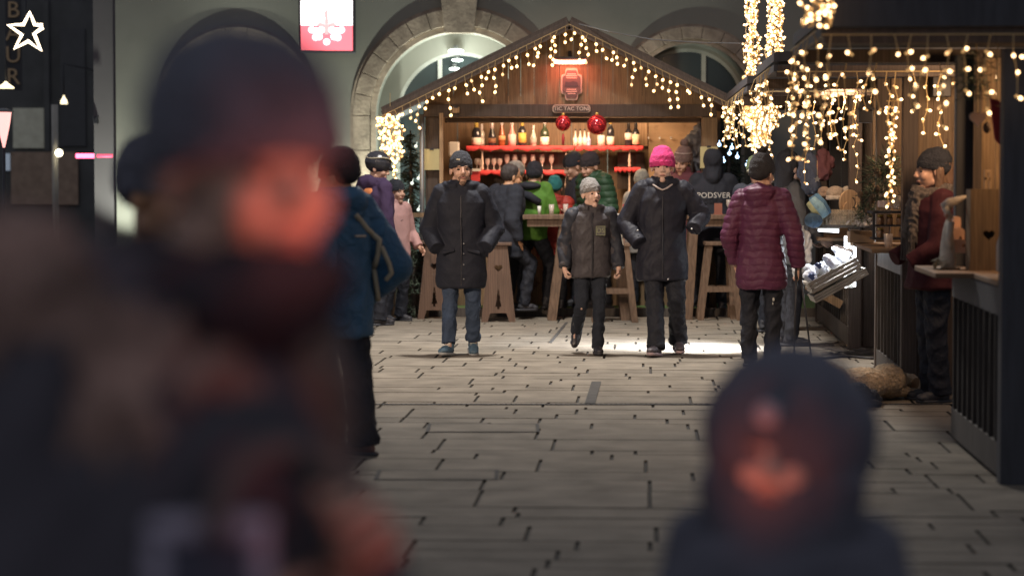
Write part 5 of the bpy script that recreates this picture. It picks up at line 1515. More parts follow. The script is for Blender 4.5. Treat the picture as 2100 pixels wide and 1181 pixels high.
# sleeves of black cloth over the grey shell
for n in 'LR':
    s_, e_, wv_ = J2['shoulder' + n], J2['elbow' + n], J2['wrist' + n]
    s2 = s_ + (e_ - s_) * .02 + V((.012 if n == 'L' else -.012, 0, 0))
    link('sleeve', remesh([cap(s2, e_, .049 * H, .0445 * H, 16), cap(e_, e_.lerp(wv_, .6), .0445 * H, .041 * H, 16), tube([e_.lerp(wv_, .4), e_.lerp(wv_, .97)], [.042 * H, .036 * H], 18)], .008, 4, None, 'sleeve', wrinkle(.012, 9, 21)), nylon, P2)
part('zip', [tube([(.0, -.145, .73), (.0, -.148, .95), (.0, -.142, 1.12), (.0, -.11, 1.30)], .006, 6)], metaldark, P2, local=True)
pm = MB(); fr2 = [(.035, 1.095), (.115, 1.095), (.115, 1.175), (.035, 1.175)]
for (x0_, z0_, x1_, z1_) in ((.035, 1.092, .115, 1.097), (.035, 1.172, .115, 1.177), (.033, 1.092, .038, 1.177), (.112, 1.092, .117, 1.177)):
    pm.add(bx((x0_, -.150, z0_), (x1_, -.138, z1_)))
pm.add(xf(text_prim('DS', .062, .003), Matrix.Translation((.075, -.147, 1.135))))
part('chest_patch', [bx((.037, -.145, 1.096), (.113, -.10, 1.173))], mat('patch_dark', ()), P2, local=True)
part('patch_border', pm, mat('patch_green', (.22, .23, .14)), P2, local=True)
part('sleeve_stripe', [tube([(.265, -.05, 1.15), (.285, -.06, 1.04), (.292, -.065, 1.0)], [.006, .007, .004], 6)], logo, P2, local=True)
# woman in the pink hat
H = 1.845
pinkk = knit('pink_knit', (.62, .045, .20))
P3, HM3, J3 = person('woman in a bright pink knitted hat and long dark coat walking toward the camera', tuple(gpt(1358, 22.05)), -.04, H, dict(
    voxel=.0075, seed=6, look=(0, .02, 0), skin=skinpale,
    elbowL=(.192, .02, .690), elbowR=(-.180, .02, .650), wristL=(.150, -.08, .620), wristR=(-.110, -.09, .545), handL='none', handR='none',
    kneeL=(.07, -.03, .285), ankleL=(.082, .06, .066), toeL=(.12, -1, -.15), kneeR=(-.035, -.045, .29), ankleR=(-.030, -.12, .048), toeR=(-.35, -1, .12),
    trousers=dict(mat=pants, w=1.12, hem=.046, wr=.010), shoes=dict(mat=mat('dark_shoe', (.06, .05, .06), rough=.5), sole=mat('pink_sole', (.4, .3, .32)), laces=mat('pink_lace', (.45, .05, .12))),
    jacket=dict(mat=cloth('coat_charcoal', (.018, .019, .029), rough=.6, folds=.2, spec=.2), w=1.03, sl=(.053, .050, .038), wr=.009, hood='down', hood_w=1.15, collar_r=.056, collar_h=.032,
                sec=((.368, .118, .088), (.378, .126, .094), (.45, .126, .096), (.52, .118, .092), (.60, .110, .088), (.70, .116, .088), (.765, .122, .084), (.808, .102, .070), (.835, .075, .058), (.85, .052, .048))),
    hat=dict(mat=pinkk, top=.165, k=1.10, brim=.008, tilt=-.12, back=True)))
part('zip', [tube([(.0, -.182, .70), (.0, -.185, 1.0), (.0, -.18, 1.3), (.0, -.15, 1.45)], .006, 6)], metaldark, P3, local=True)
part('collar_lining', [tube([(-.095, -.02, 1.60), (-.088, -.09, 1.555), (-.045, -.135, 1.525), (0, -.145, 1.505), (.045, -.135, 1.525), (.088, -.09, 1.555), (.095, -.02, 1.60)], .008, 8)], mat('pale_lining', (.45, .38, .36), rough=.8), P3, True, local=True)
part('scarf', [xf(loft([(0, .02, -.15, .075, .08), (0, .0, -.12, .072, .085), (0, .0, -.105, .055, .06)], 24), HM3)], knitblack, P3, True, local=True)
for (x_, y_, z_) in ((.262, -.185, 1.155), (-.225, -.17, 1.14), (.05, -.19, .70)):
    part('snap_button', [ell((x_, y_, z_), (.008, .008, .008), None, 10, 6)], mat('button_white', (.7, .7, .7), rough=.2), P3, True, local=True)
# purple woman seen from behind, holding two poles
H = 1.775
plum = cloth('plum_nylon', (.090, .022, .056), rough=.55, folds=.3, spec=.3)
Lp = tuple(gpt(1562, 20.8)); yp = 2.78
P4, HM4, J4 = person('woman seen from behind in a plum quilted jacket and dark bobble hat holding two poles', Lp, yp, H, dict(
    voxel=.0075, seed=8, look=(-.30, .05, 0), face=False, elbowL=(.155, .03, .63), elbowR=(-.165, .01, .63), wristL=(.140, -.04, .49), wristR=(-.175, -.03, .475),
    handL=dict(curl=.5), handR=dict(curl=1.1), trousers=dict(mat=pants, w=1.06, hem=.04, wr=.014), shoes=dict(mat=rubber),
    jacket=dict(mat=plum, w=1.02, sl=(.052, .047, .036), wr=.009, quilt=(.062, .009), hood='down', hood_w=1.1, collar_r=.05, collar_h=.03, extra=[ell((0, .10, 1.46), (.12, .07, .085)), ell((0, .105, 1.40), (.10, .055, .06))],
                sec=((.375, .112, .086), (.385, .120, .092), (.45, .124, .096), (.53, .112, .086), (.60, .100, .078), (.70, .108, .082), (.765, .118, .080), (.808, .102, .070), (.835, .072, .056), (.85, .052, .048))),
    hat=dict(mat=knit('brownblack_knit', (.028, .026, .030)), top=.165, tilt=.05, k=1.05, back=True, pom=knit('brownblack_knit', ()))))
part('hood_lining', [tube([(-.09, .035, 1.525), (-.05, .085, 1.555), (0, .10, 1.56), (.05, .085, 1.555)], .012, 8)], mat('yellow_lining', (.48, .26, .05), rough=.7), P4, True, local=True)
part('leg_logo', [ell((-.13, .085, .58), (.010, .006, .016)), ell((-.125, .088, .545), (.006, .005, .012))], logo, P4, True, local=True)
hw4 = world(Lp, yp, J4['wristR']) + V((0, 0, -.08))
for (a_, b_, lab) in (((1626, 596), (1628, 708), 'upright left walking pole held by the plum jacketed woman'), ((1634, 598), (1666, 745), 'slanting right walking pole held by the plum jacketed woman')):
    tp_ = V((hw4.x + (a_[0] - 1630) / SC(20.7), hw4.y - .01, hw4.z + .05)); bt_ = W(b_[0], b_[1], 20.75); bt_.z = .012
    t = thing('walking_pole', lab, 'walking pole', tuple(bt_), group='walking poles of the plum jacketed woman')
    part('shaft', [tube([bt_ + V((0, 0, .0)), tp_], [.007, .010], 8)], metaldark, t, True)
    part('grip', [tube([tp_ + V((0, 0, -.06)), tp_ + V((0, 0, .07))], [.016, .014], 10)], rubber, t, True)
    part('basket', [lathe(bt_.lerp(tp_, .06), [(.025, 0), (.028, .004), (.01, .008)], 12)], rubber, t, True)
# hooded man in profile
H = 1.83
P5, HM5, J5 = person('pale faced man in profile wearing a black hood and grey jacket before the hat stall', tuple(gpt(1622, 23.2)), 1.75, H, dict(
    voxel=.008, seed=10, look=(.0, 0, 0), skin=mat('skin_lit_pale', (.62, .46, .42), rough=.5, var=.05), elbowL=(.14, -.02, .64), wristL=(.12, -.14, .56), elbowR=(-.14, .0, .64), wristR=(-.11, -.13, .56),
    trousers=dict(mat=pants, w=1.05), shoes=dict(mat=rubber), toeL=(.3, -1, 0),
    jacket=dict(mat=cloth('jacket_slate', (.075, .08, .092), rough=.7), w=1.05, wr=.012, collar_h=.03, sec=((.43, .115, .088), (.44, .12, .092), (.54, .118, .09), (.62, .112, .084), (.70, .118, .086), (.765, .124, .082), (.812, .104, .070), (.835, .075, .058), (.85, .05, .046)))))
link('hood', remesh([xf(q_, HM5) for q_ in (ell((0, .05, .035), (.10, .105, .118)), cap((0, .07, -.05), (0, .07, -.15), .085, .085))], .008, 4, None, 'hood', wrinkle(.008, 12, 3)), black, P5)
part('green_piping', [xf(tube([(.10, -.055, -.10), (.095, -.08, -.14), (.06, -.12, -.19), (.02, -.14, -.21)], .006, 6), HM5)], mat('green_piping', (.10, .5, .18), rough=.5), P5, True, local=True)
# person with the green hat further back
P6, _, _ = person('person in a green knitted hat with pale brim behind the plum jacketed woman', tuple(gpt(1552, 25.2)), 2.6, 1.80, dict(
    voxel=.011, seed=12, face=False, jacket=dict(mat=black, w=1.05), trousers=dict(mat=pants), hat=dict(mat=knit('green_knit', (.13, .17, .09)), top=.15, k=1.05, back=True, stripes=[(.0, .035, .093, .112, knit('pale_brim_knit', (.38, .36, .28)))])))
# guests at the bar
D = .075
def at_deck(px, Y): q = gpt(px, Y); q.z = .09; return tuple(q)
P7, HM7, J7 = person('hooded guest in black with white lettering on the back at the bar', at_deck(1462, 27.9), 3.1, 1.80, dict(
    voxel=.009, seed=14, face=False, lean=.03, elbowL=(.17, -.06, .66), wristL=(.10, -.17, .64), elbowR=(-.17, -.06, .66), wristR=(-.10, -.17, .64), handL='none', handR='none',
    trousers=dict(mat=pants), jacket=dict(mat=black, w=1.18, hood='up', sl=(.058, .05, .038))))
part('back_lettering', [xf(text_prim('PODSVER', .088, .004, 1.05), Matrix.Translation((0, .205, 1.30)) @ Matrix.Rotation(PI, 4, 'Z'))], mat('white_lettering', (.55, .53, .50), rough=.6), P7, local=True)
P8, HM8, _ = person('guest in a striped brown beanie and maroon scarf with head bent beside the hooded guest', at_deck(1404, 28.15), -.5, 1.84, dict(
    voxel=.009, seed=16, look=(.0, .28, .1), head_at=(0, -.035, .915), skin=skin, hair=dict(long=.10), trousers=dict(mat=pants), jacket=dict(mat=cloth('maroon_cloth', (.11, .035, .045)), w=1.0, collar_r=.06, collar_h=.035, extra=[]),
    hat=dict(mat=knit('brown_stripe_knit', (.20, .13, .12)), top=.165, stripes=[(.045, .014, .0885, .1065, knit('pale_stripe', (.42, .33, .31))), (.085, .012, .083, .1, knit('pale_stripe', ()))], pom=knit('brown_stripe_knit', ()))))
P9, HM9, _ = person('man in a black cap and dark green padded jacket leaning over the bar table', at_deck(1230, 27.85), -.95, 1.80, dict(
    voxel=.009, seed=18, look=(.1, .32, 0), lean=.05, head_at=(0, -.085, .905), skin=skin, elbowL=(.15, -.03, .64), wristL=(.10, -.17, .63), elbowR=(-.16, .0, .64), wristR=(-.11, -.16, .62),
    trousers=dict(mat=pants), jacket=dict(mat=cloth('green_nylon', (.022, .058, .030), rough=.5), w=1.22, sl=(.062, .055, .04), quilt=(.075, .014), collar_r=.06, collar_h=.03), hat=dict(mat=knit('maroonblack_knit', (.03, .024, .028)), top=.15)))
P10, _, _ = person('guest in a dark beanie with a thin orange stripe behind the green jacketed man', at_deck(1188, 28.1), -1.1, 1.79, dict(
    voxel=.010, seed=20, look=(.0, .35, 0), head_at=(0, -.05, .91), skin=skin, trousers=dict(mat=pants), jacket=dict(mat=black, w=1.0),
    hat=dict(mat=knitblack, top=.15, stripes=[(.045, .008, .0885, .1065, knit('orange_stripe', (.40, .14, .06)))])))
P11, _, _ = person('child from behind in a teal hat and red jacket at the bar table', at_deck(1138, 27.95), 3.0, 1.49, dict(
    voxel=.009, seed=22, face=False, trousers=dict(mat=pants), lean=-.02, jacket=dict(mat=cloth('red_nylon', (.34, .04, .03), rough=.5), w=1.2, sl=(.06, .052, .04), hood='down', quilt=(.07, .010)),
    hat=dict(mat=knit('teal_hat_knit', (.03, .19, .20)), top=.16, back=True, k=1.02)))
P12, _, _ = person('guest from behind in a black and bright green jacket at the left bar table', at_deck(1086, 27.55), 2.7, 1.70, dict(
    voxel=.009, seed=24, face=False, look=(.3, .25, 0), lean=.05, head_at=(0.0, -.08, .90), kneeL=(.10, -.13, .32), kneeR=(-.09, -.14, .32), ankleL=(.10, -.09, .055), ankleR=(-.085, -.10, .055), elbowR=(-.15, -.06, .66), wristR=(-.09, -.17, .67), elbowL=(.15, -.05, .66), wristL=(.09, -.16, .66),
    trousers=dict(mat=pants, w=1.1), hat=dict(mat=knitblack, back=True), jacket=dict(mat=cloth('lime_green_cloth', (.08, .20, .03), rough=.7), w=1.08, sec=((.47, .10, .08), (.48, .108, .085), (.54, .112, .088), (.62, .110, .084), (.70, .116, .086), (.765, .122, .082), (.812, .104, .070), (.835, .075, .058), (.85, .05, .046)))))
part('dark_yoke', [tube([(-.17, .09, 1.22), (-.06, .155, 1.30), (.06, .155, 1.32), (.18, .08, 1.38)], [.04, .05, .05, .05], 12), ell((0, .03, 1.41), (.15, .11, .05))], black, P12, True, local=True)
P13, _, _ = person('guest with a round pale grey beanie behind the green and black jacket', at_deck(1058, 27.95), 2.9, 1.665, dict(
    voxel=.010, seed=26, face=False, trousers=dict(mat=pants), jacket=dict(mat=black), hat=dict(mat=knit('pale_grey_knit', (.30, .29, .26)), top=.15, back=True, k=1.1)))
P14, HM14, _ = person('bare headed dark haired guest in a black jacket on the plank stool', tuple(gpt(1030, 27.2)), 2.2, 1.76, dict(
    voxel=.009, seed=28, face=False, look=(-.2, .2, 0), lean=.04, head_at=(0, -.075, .91), skin=mat('skin_warm', (.55, .30, .17), rough=.55), hair=dict(blobs=[(0, .03, .06, .088, .09, .07)]),
    kneeL=(.10, -.16, .36), kneeR=(-.09, -.16, .36), ankleL=(.10, -.11, .10), ankleR=(-.085, -.11, .10), trousers=dict(mat=pants, w=1.1), jacket=dict(mat=black, w=1.22, sl=(.06, .052, .04))))
P15, HM15, _ = person('girl in a pale pink jacket and black hat standing left of the bar hut', tuple(gpt(812, 26.9)), .85, 1.545, dict(
    voxel=.0085, seed=30, look=(-.1, 0, 0), skin=skin, elbowL=(.15, .0, .64), wristL=(.15, -.09, .53), elbowR=(-.15, .02, .64), wristR=(-.14, -.02, .50), handL=dict(curl=.5, dir=(.1, -.7, -.6)),
    kneeL=(.06, -.02, .285), toeL=(.1, -1, 0), ankleR=(-.06, .05, .045), trousers=dict(mat=pants, w=1.12, hem=.045), shoes=dict(mat=rubber),
    jacket=dict(mat=cloth('pale_pink_fleece', (.42, .25, .24), rough=.9), w=1.0, sl=(.05, .044, .036), collar_h=.03, collar_r=.05, sec=((.455, .108, .085), (.465, .116, .09), (.54, .114, .088), (.62, .108, .084), (.70, .112, .084), (.765, .116, .078), (.812, .098, .064), (.835, .07, .055), (.85, .05, .046))),
    hat=dict(mat=knitblack, top=.155, back=True)))
part('chest_logo', [xf(tube([(.0, 0, .0), (.03, 0, .012)], [.003, .003], 6), Matrix.Translation((-.05, -.128, 1.12)))], metaldark, P15, local=True)
# helmeted person in purple and orange
P16, HM16, _ = person('person in a dark helmet and purple orange jacket behind the blue jacketed man', tuple(gpt(768, 26.2)), 2.3, 1.84, dict(
    voxel=.009, seed=32, look=(-.9, .25, 0), head_at=(0, -.03, .925), skin=skin, face=True, trousers=dict(mat=pants, hem=.045), shoes=dict(mat=rubber), jacket=dict(mat=cloth('purple_nylon', (.04, .024, .06)), w=1.12, hood='down', hood_w=1.2)))
he = link('helmet', remesh([xf(ell((0, .015, .05), (.105, .125, .105)), HM16), xf(cap((0, -.09, .03), (0, -.12, .02), .03, .02), HM16)], .008, 2, None, 'helmet'), mat('helmet_black', (.028, .028, .035), rough=.25), P16)
part('goggle_strap', [xf(tube([(.098 * math.cos(t_), .015 + .118 * math.sin(t_), .09 + .02 * math.sin(t_ * 2)) for t_ in [i * .45 for i in range(15)]], .007, 6), HM16)], mat('strap_yellow', (.30, .27, .2)), he, True, local=True)
part('orange_panel', [ell((0, .12, 1.44), (.15, .055, .085)), tube([(-.13, .06, 1.50), (-.02, .145, 1.42), (.12, .10, 1.30), (.16, .10, 1.18)], .028, 10)], cloth('orange_nylon', (.55, .20, .08)), P16, True, local=True)
part('purple_panel', [ell((0, .155, 1.37), (.12, .04, .07))], cloth('violet_nylon', (.25, .10, .25)), P16, True, local=True)
P17, _, _ = person('guest in a pale grey hat behind the shoulder of the pink hatted woman', at_deck(1316, 28.3), -.3, 1.56, dict(voxel=.011, seed=34, look=(0, .3, 0), trousers=dict(mat=pants), jacket=dict(mat=cloth('lightgrey_cloth', (.33, .31, .29)), w=1.05), hat=dict(mat=knit('pale_grey_knit', ()), top=.15)))
# seller in red
H = 1.81
Ls = tuple(gpt(1916, 17.6)); ys = -1.45
redj = cloth('red_coat', (.048, .010, .014), rough=.8)
P18, HM18, J18 = person('stall keeper in profile with black beanie, wool scarf and red jacket', Ls, ys, H, dict(
    voxel=.0075, seed=36, look=(-.05, .05, 0), skin=skin, elbowL=(.14, -.03, .63), wristL=(.11, -.14, .56), elbowR=(-.14, -.03, .63), wristR=(-.11, -.14, .57), handL='none', handR='none',
    trousers=dict(mat=pants, w=1.1, hem=.045), shoes=dict(mat=rubber), jacket=dict(mat=redj, w=1.06, collar_r=.055, sec=((.455, .118, .10), (.465, .124, .105), (.54, .118, .095), (.62, .112, .086), (.70, .118, .086), (.765, .124, .082), (.812, .104, .070), (.835, .075, .058), (.85, .05, .046))),
    hair=dict(long=.12, mat=mat('hair_brown', (.14, .08, .05), rough=.6, var=.3, scale=4, stretch=(8, 8, 1))), hat=dict(mat=knitblack, top=.15, back=True, k=1.02)))
wool = mat('wool_scarf', (.14, .115, .10), rough=.95, var=.35, scale=8, stretch=(5, 5, 1), bump=1.0, bscale=40, bdist=.02)
spr_ = [tube([(.10 * math.cos(t_), .0 + .115 * math.sin(t_) - .01, 1.525 + .02 * math.sin(2 * t_)) for t_ in [i * .42 for i in range(16)]], .048, 12), cap((-.05, -.13, 1.50), (-.09, -.17, 1.22), .05, .045), cap((.04, -.13, 1.50), (.06, -.17, 1.18), .05, .045), cap((.0, .10, 1.52), (.02, .13, 1.46), .055, .05)]
link('scarf', remesh(spr_, .007, 2, None, 'scarf', wrinkle(.014, 22, 44)), wool, P18)
fm = MB(); rn = random.Random(3)
for i in range(44):
    s_ = rn.choice([(-.09, -.18), (.06, -.18)]); x_ = s_[0] + rn.gauss(0, .022); y_ = s_[1] + rn.gauss(0, .015)
    fm.add(tube([(x_, y_, 1.22), (x_ + rn.gauss(0, .01), y_, 1.10), (x_ + rn.gauss(0, .015), y_ - .01, 1.03)], [.006, .005, .002], 4))
part('fringe', fm, wool, P18, local=True)
# ---------------------------------------------------------------- man in the blue ski jacket, mid distance
H = 1.80
Lb = tuple(gpt(694, 14.2)); yb = -2.25
blue = cloth('blue_ski_jacket', (.040, .105, .185), rough=.6, folds=.6)
Yl = lambda px, py, Y: None
P19, HM19, J19 = person('man seen from behind in a blue ski jacket with beige stripes and dark trousers', Lb, yb, H, dict(
    voxel=.008, seed=40, look=(.25, .22, 0), head_at=(-.008, -.008, .915), skin=mat('skin_tan', (.42, .22, .12), rough=.6), face=True,
    elbowL=(.16, .06, .63), wristL=(.12, -.08, .55), elbowR=(-.175, .09, .625), wristR=(-.15, -.02, .52), handL='none', handR='none',
    kneeL=(.09, .0, .285), ankleL=(.10, .02, .045), kneeR=(-.08, .01, .285), ankleR=(-.09, .03, .045),
    trousers=dict(mat=pants, w=1.15, hem=.052, wr=.014), shoes=dict(mat=mat('brown_shoe', (.14, .07, .06), rough=.6)),
    jacket=dict(mat=blue, w=1.0, sl=(.058, .060, .044), wr=.010, collar_r=.062, collar_h=.035, hood='down', sec=((.395, .118, .092), (.405, .126, .098), (.47, .126, .098), (.54, .120, .094), (.62, .114, .088), (.70, .120, .088), (.765, .128, .086), (.812, .108, .072), (.835, .078, .06), (.85, .055, .05))),
    hat=dict(mat=knit('dark_brown_knit', (.03, .026, .027)), top=.155, back=True, k=1.02)))
beige = mat('beige_stripe', (.40, .34, .24), rough=.8)
bmi = Matrix.Translation(V(Lb)) @ Matrix.Rotation(yb, 4, 'Z')
def onback(pts, r):                       # picture points on the man's back surface, pushed onto the cloth
    return tube([W(a_, b_, c_) for a_, b_, c_ in pts], r, 8)
me_j = [c_ for c_ in P19.children if c_.name.startswith('jacket')][0].data
from mathutils.bvhtree import BVHTree
bpy.context.view_layer.update()
bv = BVHTree.FromPolygons([bmi @ v_.co for v_ in me_j.vertices], [tuple(p_.vertices) for p_ in me_j.polygons])
camp = V((0, 0, CAMZ))
def stick(path, r, steps=8, lift=.004, squash=True):
    """a flat band sewn to the jacket where it shows at these picture points"""
    pts = []
    for i in range(len(path) - 1):
        for k in range(steps):
            t_ = k / steps; px = path[i][0] + (path[i + 1][0] - path[i][0]) * t_; py = path[i][1] + (path[i + 1][1] - path[i][1]) * t_
            d_ = (W(px, py, 14.2) - camp).normalized(); h_ = bv.ray_cast(camp, d_)
            if h_[0] is not None: pts.append(h_[0] + h_[1] * lift)
    return tube(pts, r, 8) if len(pts) > 1 else ell(W(path[0][0], path[0][1], 14), (.01, .01, .01))
part('beige_stripe', [stick([(729, 440), (752, 470), (778, 492), (776, 520), (768, 552), (774, 600), (778, 655)], [.016] * 48)] , beige, P19, True)
part('beige_stripe', [stick([(782, 505), (798, 540), (803, 560), (790, 575)], [.014] * 24)], beige, P19, True)
part('chest_label', [stick([(727, 484), (752, 484)], [.006] * 8)], mat('label_tan', (.45, .36, .28)), P19, True)
# ---------------------------------------------------------------- dogs
def dog(label, loc, yaw, m_, mu):
    t = thing('dog', label, 'dog', loc, yaw)
    pr = [ell((0, .02, .13), (.16, .34, .125)), ell((.03, .34, .155), (.19, .18, .155)), ell((-.02, -.28, .14), (.14, .16, .13)), ell((.02, -.42, .13), (.085, .13, .085)),
          ell((.02, -.58, .10), (.082, .09, .078)), cap((.02, -.63, .08), (.02, -.72, .06), .045, .032),
          cap((.16, .30, .09), (.20, .12, .05), .085, .05), cap((.20, .12, .05), (.22, .34, .035), .038, .03), cap((-.12, .32, .07), (-.22, .20, .04), .06, .035),
          cap((.10, -.32, .07), (.12, -.55, .035), .045, .03), cap((-.10, -.32, .07), (-.12, -.55, .035), .045, .03),
          tube([(0, .48, .10), (.06, .60, .06), (.17, .66, .045), (.27, .62, .04)], [.04, .045, .04, .02], 10)]
    link('body', remesh(pr, .009, 3, None, 'dog', wrinkle(.007, 40, 12)), m_, t)
    for s in (-1, 1):
        part('ear', [ell((.02 + s * .075, -.56, .10), (.02, .045, .055), Matrix.Rotation(s * .3, 3, 'Y'))], mu, t, True, local=True)
    part('nose', [ell((.02, -.745, .07), (.018, .014, .014))], rubber, t, True, local=True)
    fm_ = MB(); rn_ = random.Random(8)
    return t
fur = mat('golden_fur', (.56, .40, .24), rough=.9, var=.4, scale=14, stretch=(3, 1, 1), bump=1.0, bscale=55, bdist=.03, sheen=.3)
dg1 = dog('golden furred dog lying curled on the paving by the second hut', tuple(gpt(1766, 17.55)), 2.3, fur, mat('golden_ear', (.28, .16, .08), rough=.9, bump=1.0, bscale=55))
dg2 = dog('black dog lying in front of the golden dog', tuple(gpt(1726, 17.0)), 2.3, mat('black_fur', (.026, .025, .029), rough=.9, var=.3, bump=1.0, bscale=55, bdist=.03), mat('black_fur', ()))
# ---------------------------------------------------------------- blurred people close to the camera
H = 1.835
browncoat = cloth('brown_coat', (.11, .08, .075), rough=.95)
furb = mat('brown_hood_fur', (.34, .215, .175), rough=.95, var=.5, scale=9, bump=1.2, bscale=60, bdist=.02)
Lf = ((308 - 1050) / SC(2.55), 2.55, 0)
P20, HM20, J20 = person('very close blurred man in a black hat and fur collared dark coat', Lf, .90, H, dict(
    voxel=.009, seed=50, look=(-.28, .03, 0), head_at=(.030, -.050, .925), headscale=1.02, skin=skin, sway=.0, elbowL=(.112, -.01, .63), wristL=(.035, -.120, .705), elbowR=(-.125, -.01, .62), wristR=(-.05, -.125, .665),
    handL=dict(dir=(-.2, -.6, .5), palm=(-.7, 0, -.6), thumb=(-.3, -.2, 1), curl=.9), handR=dict(dir=(.5, -.6, .2), palm=(.6, 0, .4), thumb=(0, -.2, 1), curl=.9),
    trousers=dict(mat=pants), jacket=dict(mat=cloth('night_coat', (.085, .078, .092), rough=.9), w=1.08, sl=(.054, .050, .040), hood='down', hood_w=1.1, collar_r=.06, collar_h=.03), hat=dict(mat=nightknit, top=.152, k=1.12, brim=.012, back=True)))
fr_ = [tube([(-.03 + .16 * math.cos(t_), .03 + .12 * math.sin(t_), 1.525 + .05 * math.sin(t_) - .04 * math.cos(t_)) for t_ in [(-.95 + i * .12) * PI for i in range(14)]], .06, 14), ell((-.19, .02, 1.56), (.11, .10, .10)), ell((-.13, -.08, 1.44), (.07, .06, .12)), ell((.12, -.11, 1.42), (.05, .05, .13))]
link('scarf', remesh([tube([(.045 + .085 * math.cos(t_), -.06 + .085 * math.sin(t_), 1.575 + .012 * math.sin(3 * t_)) for t_ in [i * .42 for i in range(16)]], .05, 12), ell((.045, -.08, 1.555), (.10, .10, .06))], .009, 2, None, 'scarf', wrinkle(.01, 20, 9)), cloth('dark_scarf', (.035, .032, .04)), P20)
link('fur_collar', remesh(fr_, .01, 2, None, 'fur', wrinkle(.02, 26, 50)), furb, P20)
part('bag_strap', [tube([(-.02 + .085 * math.cos(t_), -.20, 1.34 + .08 * math.sin(t_)) for t_ in [i * PI / 12 for i in range(13)]], .014, 8)], mat('strap_brown', (.12, .09, .085), rough=.8), P20, True, local=True)
q = W(430, 1170, 2.36)
bg_ = thing('shoulder_bag', 'pale bordered bag held before the chest of the close blurred man', 'bag', (q.x, q.y, 1.245), .1)
fbm = mat('bag_pale', (.40, .36, .44), rough=.7)
Mq = Matrix.Translation((0, 0, .12))
part('border', [bx((-.10, -.03, .15), (.10, .03, .185)), bx((-.10, -.03, -.02), (-.065, .03, .1495)), bx((.065, -.03, -.02), (.10, .03, .1495)), bx((-.064, -.03, -.02), (.064, .03, .01))], fbm, bg_, local=True, bevel=.012)
part('panel', bx((-.064, -.022, .011), (.064, .025, .149)), mat('bag_navy', (.06, .06, .09), rough=.7), bg_, local=True)
bg_.scale = (.62, .62, .62)
# second one behind him
P21, HM21, _ = person('blurred person with a dark cap just behind the very close man', ((322 - 1050) / SC(6.6), 6.6, 0), .9, 1.75, dict(
    voxel=.011, seed=52, look=(.2, .2, 0), skin=mat('skin_tan', ()), jacket=dict(mat=browncoat, w=1.15), trousers=dict(mat=pants), hat=dict(mat=nightknit, top=.15, k=1.08, back=True)))
# child close to the camera
H = 1.345
P22, HM22, _ = person('very close blurred child in a black hood with a round badge', ((1612 - 1050) / SC(3.84), 3.84, 0), -.25, H, dict(
    voxel=.008, seed=54, look=(-.12, .0, 0), headscale=1.22, head_at=(0, -.02, .93), skin=skinpale, trousers=dict(mat=pants), jacket=dict(mat=nightcloth, w=1.25, collar_r=.080, collar_h=.05),
    hat=dict(mat=nightknit, top=.15, k=1.06, brim=.028, tilt=-.05, badge=None)))
link('hood', remesh([xf(q_, HM22) for q_ in (ell((0, .05, .025), (.156, .14, .160)), cap((.095, .0, -.06), (.06, .0, -.16), .055, .07), cap((-.095, .0, -.06), (-.06, .0, -.16), .055, .07), cap((0, .07, -.08), (0, .06, -.18), .10, .10), cap((-.05, -.03, -.14), (.05, -.03, -.14), .05, .05))], .008, 4, None, 'hood', wrinkle(.006, 12, 3)), nightcloth, P22)
part('hat_badge', [xf(lathe((0, 0, 0), [(.02, 0), (.02, .006), (.014, .009)], 18), HM22 @ Matrix.Translation((0, -.101, .075)) @ Matrix.Rotation(PI / 2, 4, 'X'))], mat('badge_pale', (.45, .40, .44), rough=.4), P22, True, local=True)

dg2.scale = (.62, .62, .7)
AMB = .24
# ---------------------------------------------------------------- light strings
def bulb_meshes(r):
    m = MB(); m.add(ell((0, 0, 0), (r, r, r * 1.15), None, 8, 6), 1, 0)
    m.add(tube([(0, 0, r * .9), (0, 0, r * 1.6)], [r * .5, r * .4], 6), 1, 1)
    return m.mesh('round_bulb')
def led_mesh(r):
    m = MB(); m.add(ell((0, 0, 0), (r, r, r * 1.3), None, 8, 6), 1, 0)
    m.add(tube([(0, 0, r * .8), (0, 0, r * 3.0)], [r * .78, r * .7], 7), 1, 1)
    return m.mesh('led_bulb')
ROUND = bulb_meshes(.0155); [ROUND.materials.append(x_) for x_ in (bulbm, holder)]
LED = led_mesh(.0105); [LED.materials.append(x_) for x_ in (bulbw, holder)]
LEDF = led_mesh(.016); [LEDF.materials.append(x_) for x_ in (bulbw, holder)]
NB = 0
dimbulb = mat('dim_bulb', (.9, .75, .5), var=0, emit=(1.0, .55, .22), es=1.6)
DIM = {}
for me_ in (ROUND, LED, LEDF):
    d_ = me_.copy(); d_.materials[0] = dimbulb; DIM[me_.name] = d_
